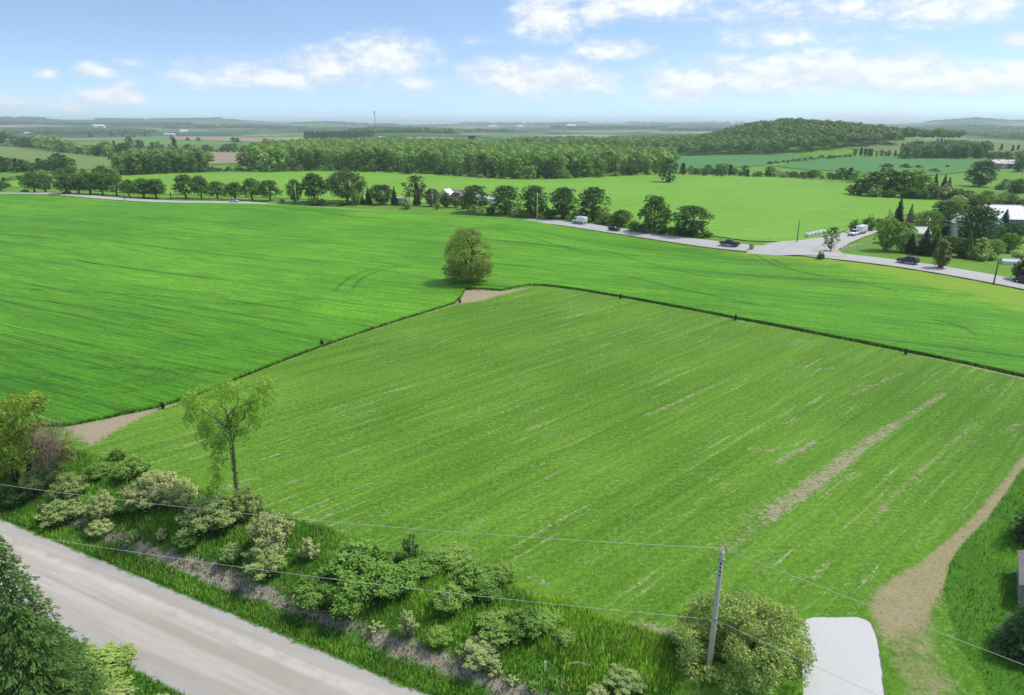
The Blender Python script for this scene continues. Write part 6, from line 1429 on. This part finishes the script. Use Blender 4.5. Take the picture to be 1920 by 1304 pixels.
def far_pole(px, py, tp, lb, mat, r=.16, arm=0.0):
    P = G(px, py); h_ = top_z(P, tp) - P[2]; t = thing('utility_pole', lb, 'utility pole', tuple(P), 0, 'poles along the far roads')
    MB().tube([(0, 0, -.6), (0, 0, h_ * .5), (0, 0, h_)], [r * 1.2, r, r * .8], 8).build('post', mat, t, True); MB().tube([(0, 0, h_), (0, 0, h_ + .3)], [.07, .05], 6).build('insulator', M_CER, t)
    if arm: MB().box(-.06, .06, -.05, .05, 0, .01).build('bracket', M_STEEL, t); MB().tube([(0, 0, h_ * .93), (arm, -.6, h_ * .97), (arm * 1.6, -.7, h_ * .96)], .05, 5).build('lamp_arm', M_STEEL, t)
M_POLEL = flat('pale_pole', (0.50, 0.47, 0.40), 0.9, 0.1)
for a_ in [(556, 382, 345, 'pale pole in front of the slim tree where the road vanishes', M_POLEL, .17, 0), (769, 384, 353, 'slim pole with a lamp in front of the ragged reddish tree', M_POLEL, .12, 0), (811, 388, 356, 'pale pole standing right of the ragged reddish tree', M_POLEL, .19, 0), (1007, 413, 362, 'pale pole with a lamp arm before the third big dark tree', M_POLEL, .16, 1.6), (1494, 455, 414, 'thin dark pole right of the junction beside the bales', M_POLED, .14, 0), (1862, 537, 486, 'thin dark pole on the verge at the right edge', M_POLED, .14, 0), (101, 369, 345, 'thin pole among the leftmost maples', M_POLEL, .11, 0), (234, 377, 356, 'short pole below the ninth maple on the road verge', M_POLED, .12, 0), (321, 372, 361, 'short dark post in the gap in the maple row', M_POLED, .25, 0), (394, 379, 350, 'thin pole below the maple row left of the silver car', M_POLED, .11, 0), (1690, 300, 262, 'thin far pole on the hill pasture', M_POLED, .5, 0)][:-1]: far_pole(*a_)
# posts and signs near the junction
def sign(px, py, tp, lb, board, bm, name='road_sign'):
    P = G(px, py); h_ = top_z(P, tp) - P[2]; t = thing(name, lb, 'sign', tuple(P), R(10))
    MB().tube([(0, 0, -.3), (0, 0, h_)], .05, 6).build('post', M_STEEL, t); w, hh = board
    MB().box(-w / 2, w / 2, -.09, -.06, h_ - hh, h_).build('sign_panel', bm, t)
sign(1442, 459, 447, 'pale green sign on a post above the junction', (.75, .75), flat('sign_green', (0.42, 0.58, 0.40), 0.5)); sign(1371, 463, 447, 'pale marker post in front of the black pickup', (.25, .5), M_WHITE, 'marker_post'); sign(1221, 438, 426, 'white marker post under the pointed green maple', (.3, .6), M_WHITE, 'marker_post'); sign(1517, 487, 481, 'short dark post on the verge below the junction', (.2, .3), M_POLED, 'marker_post')
P = G(1409, 468); plant('bush1', P, 1.6, 1.3, 'tiny bush on the road verge left of the junction', 'shrub', 'shrub', 'sage')
# wrapped bales, some dark-ended
M_BALE = flat('white_bale_wrap', (0.70, 0.72, 0.70), 0.35, 0.5); M_BALED = flat('bale_end', (0.06, 0.065, 0.06), 0.8)
for i, (px, py) in enumerate([(1514, 445), (1521, 443.5), (1528, 442), (1535, 440.5), (1542, 439)]):
    P = G(px, py); t = thing('wrapped_bale', '%s white wrapped bale from the left beside the side road' % nth(i + 1).capitalize(), 'bale', (P[0], P[1], P[2]), R(-62), 'wrapped bales by the side road')
    MB().tube([(-.75, 0, .62), (-.6, 0, .66), (.6, 0, .66), (.75, 0, .62)], [.52, .68, .68, .52], 14).build('wrap', M_BALE, t, True); MB().tube([(-.78, 0, .64), (-.745, 0, .64)], .48, 12).build('bale_end', M_BALED, t)
# low white posts of the corner fence
for i in range(8):
    P = G(1579 + i * 7.5, 468 - i * 1.2); t = tag(MB().box(-.45, .45, -.08, .08, -.2, .55).box(-.5, .5, -.1, .1, .55, .62).build('fence_panel', M_WHITE, None, loc=tuple(P), rotz=R(18)), '%s low white panel from the left in the corner fence by the junction' % nth(i + 1).capitalize(), 'fence panel', 'white fence panels at the junction corner')
# stakes near the pole
def stake(px, py, h_, r, mat, lb, name, tilt=(0, 0)):
    P = G(px, py); o = MB().tube([(0, 0, -.2), (tilt[0] * .5, tilt[1] * .5, h_ * .5), (tilt[0], tilt[1], h_)], [r, r, r * .9], 7).build(name, mat, None, loc=tuple(P)); return tag(o, lb, 'stake')
stake(1022, 1258, .75, .055, M_WHITE, 'short white survey stake in the bank grass', 'survey_stake'); stake(1152, 1252, .6, .035, flat('green_steel', (0.03, 0.12, 0.05), 0.5), 'dark green steel post in the bank grass', 'steel_post', (-.1, 0)); stake(997, 536, 1.0, .05, M_WHITE, 'white stake at the top corner of the lot', 'survey_stake'); stake(1910, 892, .6, .05, M_WHITE, 'white stake at the top of the bright meadow grass', 'survey_stake')
r_ = np.random.default_rng(77); D = MB(); P = G(1056, 1290)
for k in range(7): D.tube([(0, 0, 0), tuple(r_.normal(size=3) * [.3, .3, .1] + [0, 0, .25]), tuple(r_.normal(size=3) * [.6, .6, .15] + [0, 0, .5])], [.03, .022, .012], 4)
tag(D.build('dead_stick', M_TWIG, None, loc=tuple(P)), 'bleached dead branch lying in the bank grass', 'branch')
P = G(1085, 1248); D = MB(); D.tube([(-.7, 0, .12), (0, .05, .2), (.8, -.3, .16)], [.07, .08, .06], 6); tag(D.build('fallen_log', flat('bleached_log', (0.45, 0.43, 0.36), 0.9), None, loc=tuple(P)), 'short pale log lying in the bank grass', 'log')
# far mast
dm = px_dir(704, 236); dm = dm[:2] / np.hypot(dm[0], dm[1]) * 2300; P = np.array([dm[0], dm[1], float(H(dm[0], dm[1]))]); hm_ = top_z(P, 209) - P[2]; t = thing('radio_mast', 'thin radio mast rising above the horizon ridge', 'mast', tuple(P)); MB_ = MB()
for k in range(3): MB_.tube([(math.cos(k * 2.094) * 1.3, math.sin(k * 2.094) * 1.3, -2), (math.cos(k * 2.094) * .7, math.sin(k * 2.094) * .7, hm_)], .40, 4)
for z in np.arange(3, hm_, 4.0):
    for k in range(3): q = 1.3 - .6 * z / hm_; MB_.tube([(math.cos(k * 2.094) * q, math.sin(k * 2.094) * q, z), (math.cos(k * 2.094 + 2.094) * q, math.sin(k * 2.094 + 2.094) * q, z + 3.5)], .12, 3)
MB_.build('lattice', M_STEEL, t)
for (x, z, s_) in ((-1.6, hm_ - 4, 1.6), (1.2, hm_ - 1.2, 1.4), (-.6, hm_ - 8, 1.2)): MB().tube([(x, -1.2, z), (x, -.4, z), (x, 0, z)], [s_, s_ * .8, .2], 10).build('antenna_dish', flat('mast_dish', (0.12, 0.13, 0.15), 0.6), t)

# ------------------------------------------------------------------ haze
def build_haze():
    m, t, out = new_mat('haze_air'); v = t.new('ShaderNodeVolumePrincipled'); v.inputs['Color'].default_value = (0.80, 0.90, 1.0, 1); v.inputs['Density'].default_value = 1.15e-4; v.inputs['Anisotropy'].default_value = 0.2
    t.l.new(v.outputs[0], out.inputs['Volume'])
    gz = [v.co.z for v in bpy.data.objects['ground'].data.vertices]
    o = MB().box(-27000, 27000, -27000, 27000, min(gz) - 1.0, max(gz) + 40).build('haze', m); tag(o, 'thin pale haze lying over the far country', 'haze', kind='stuff')
build_haze()
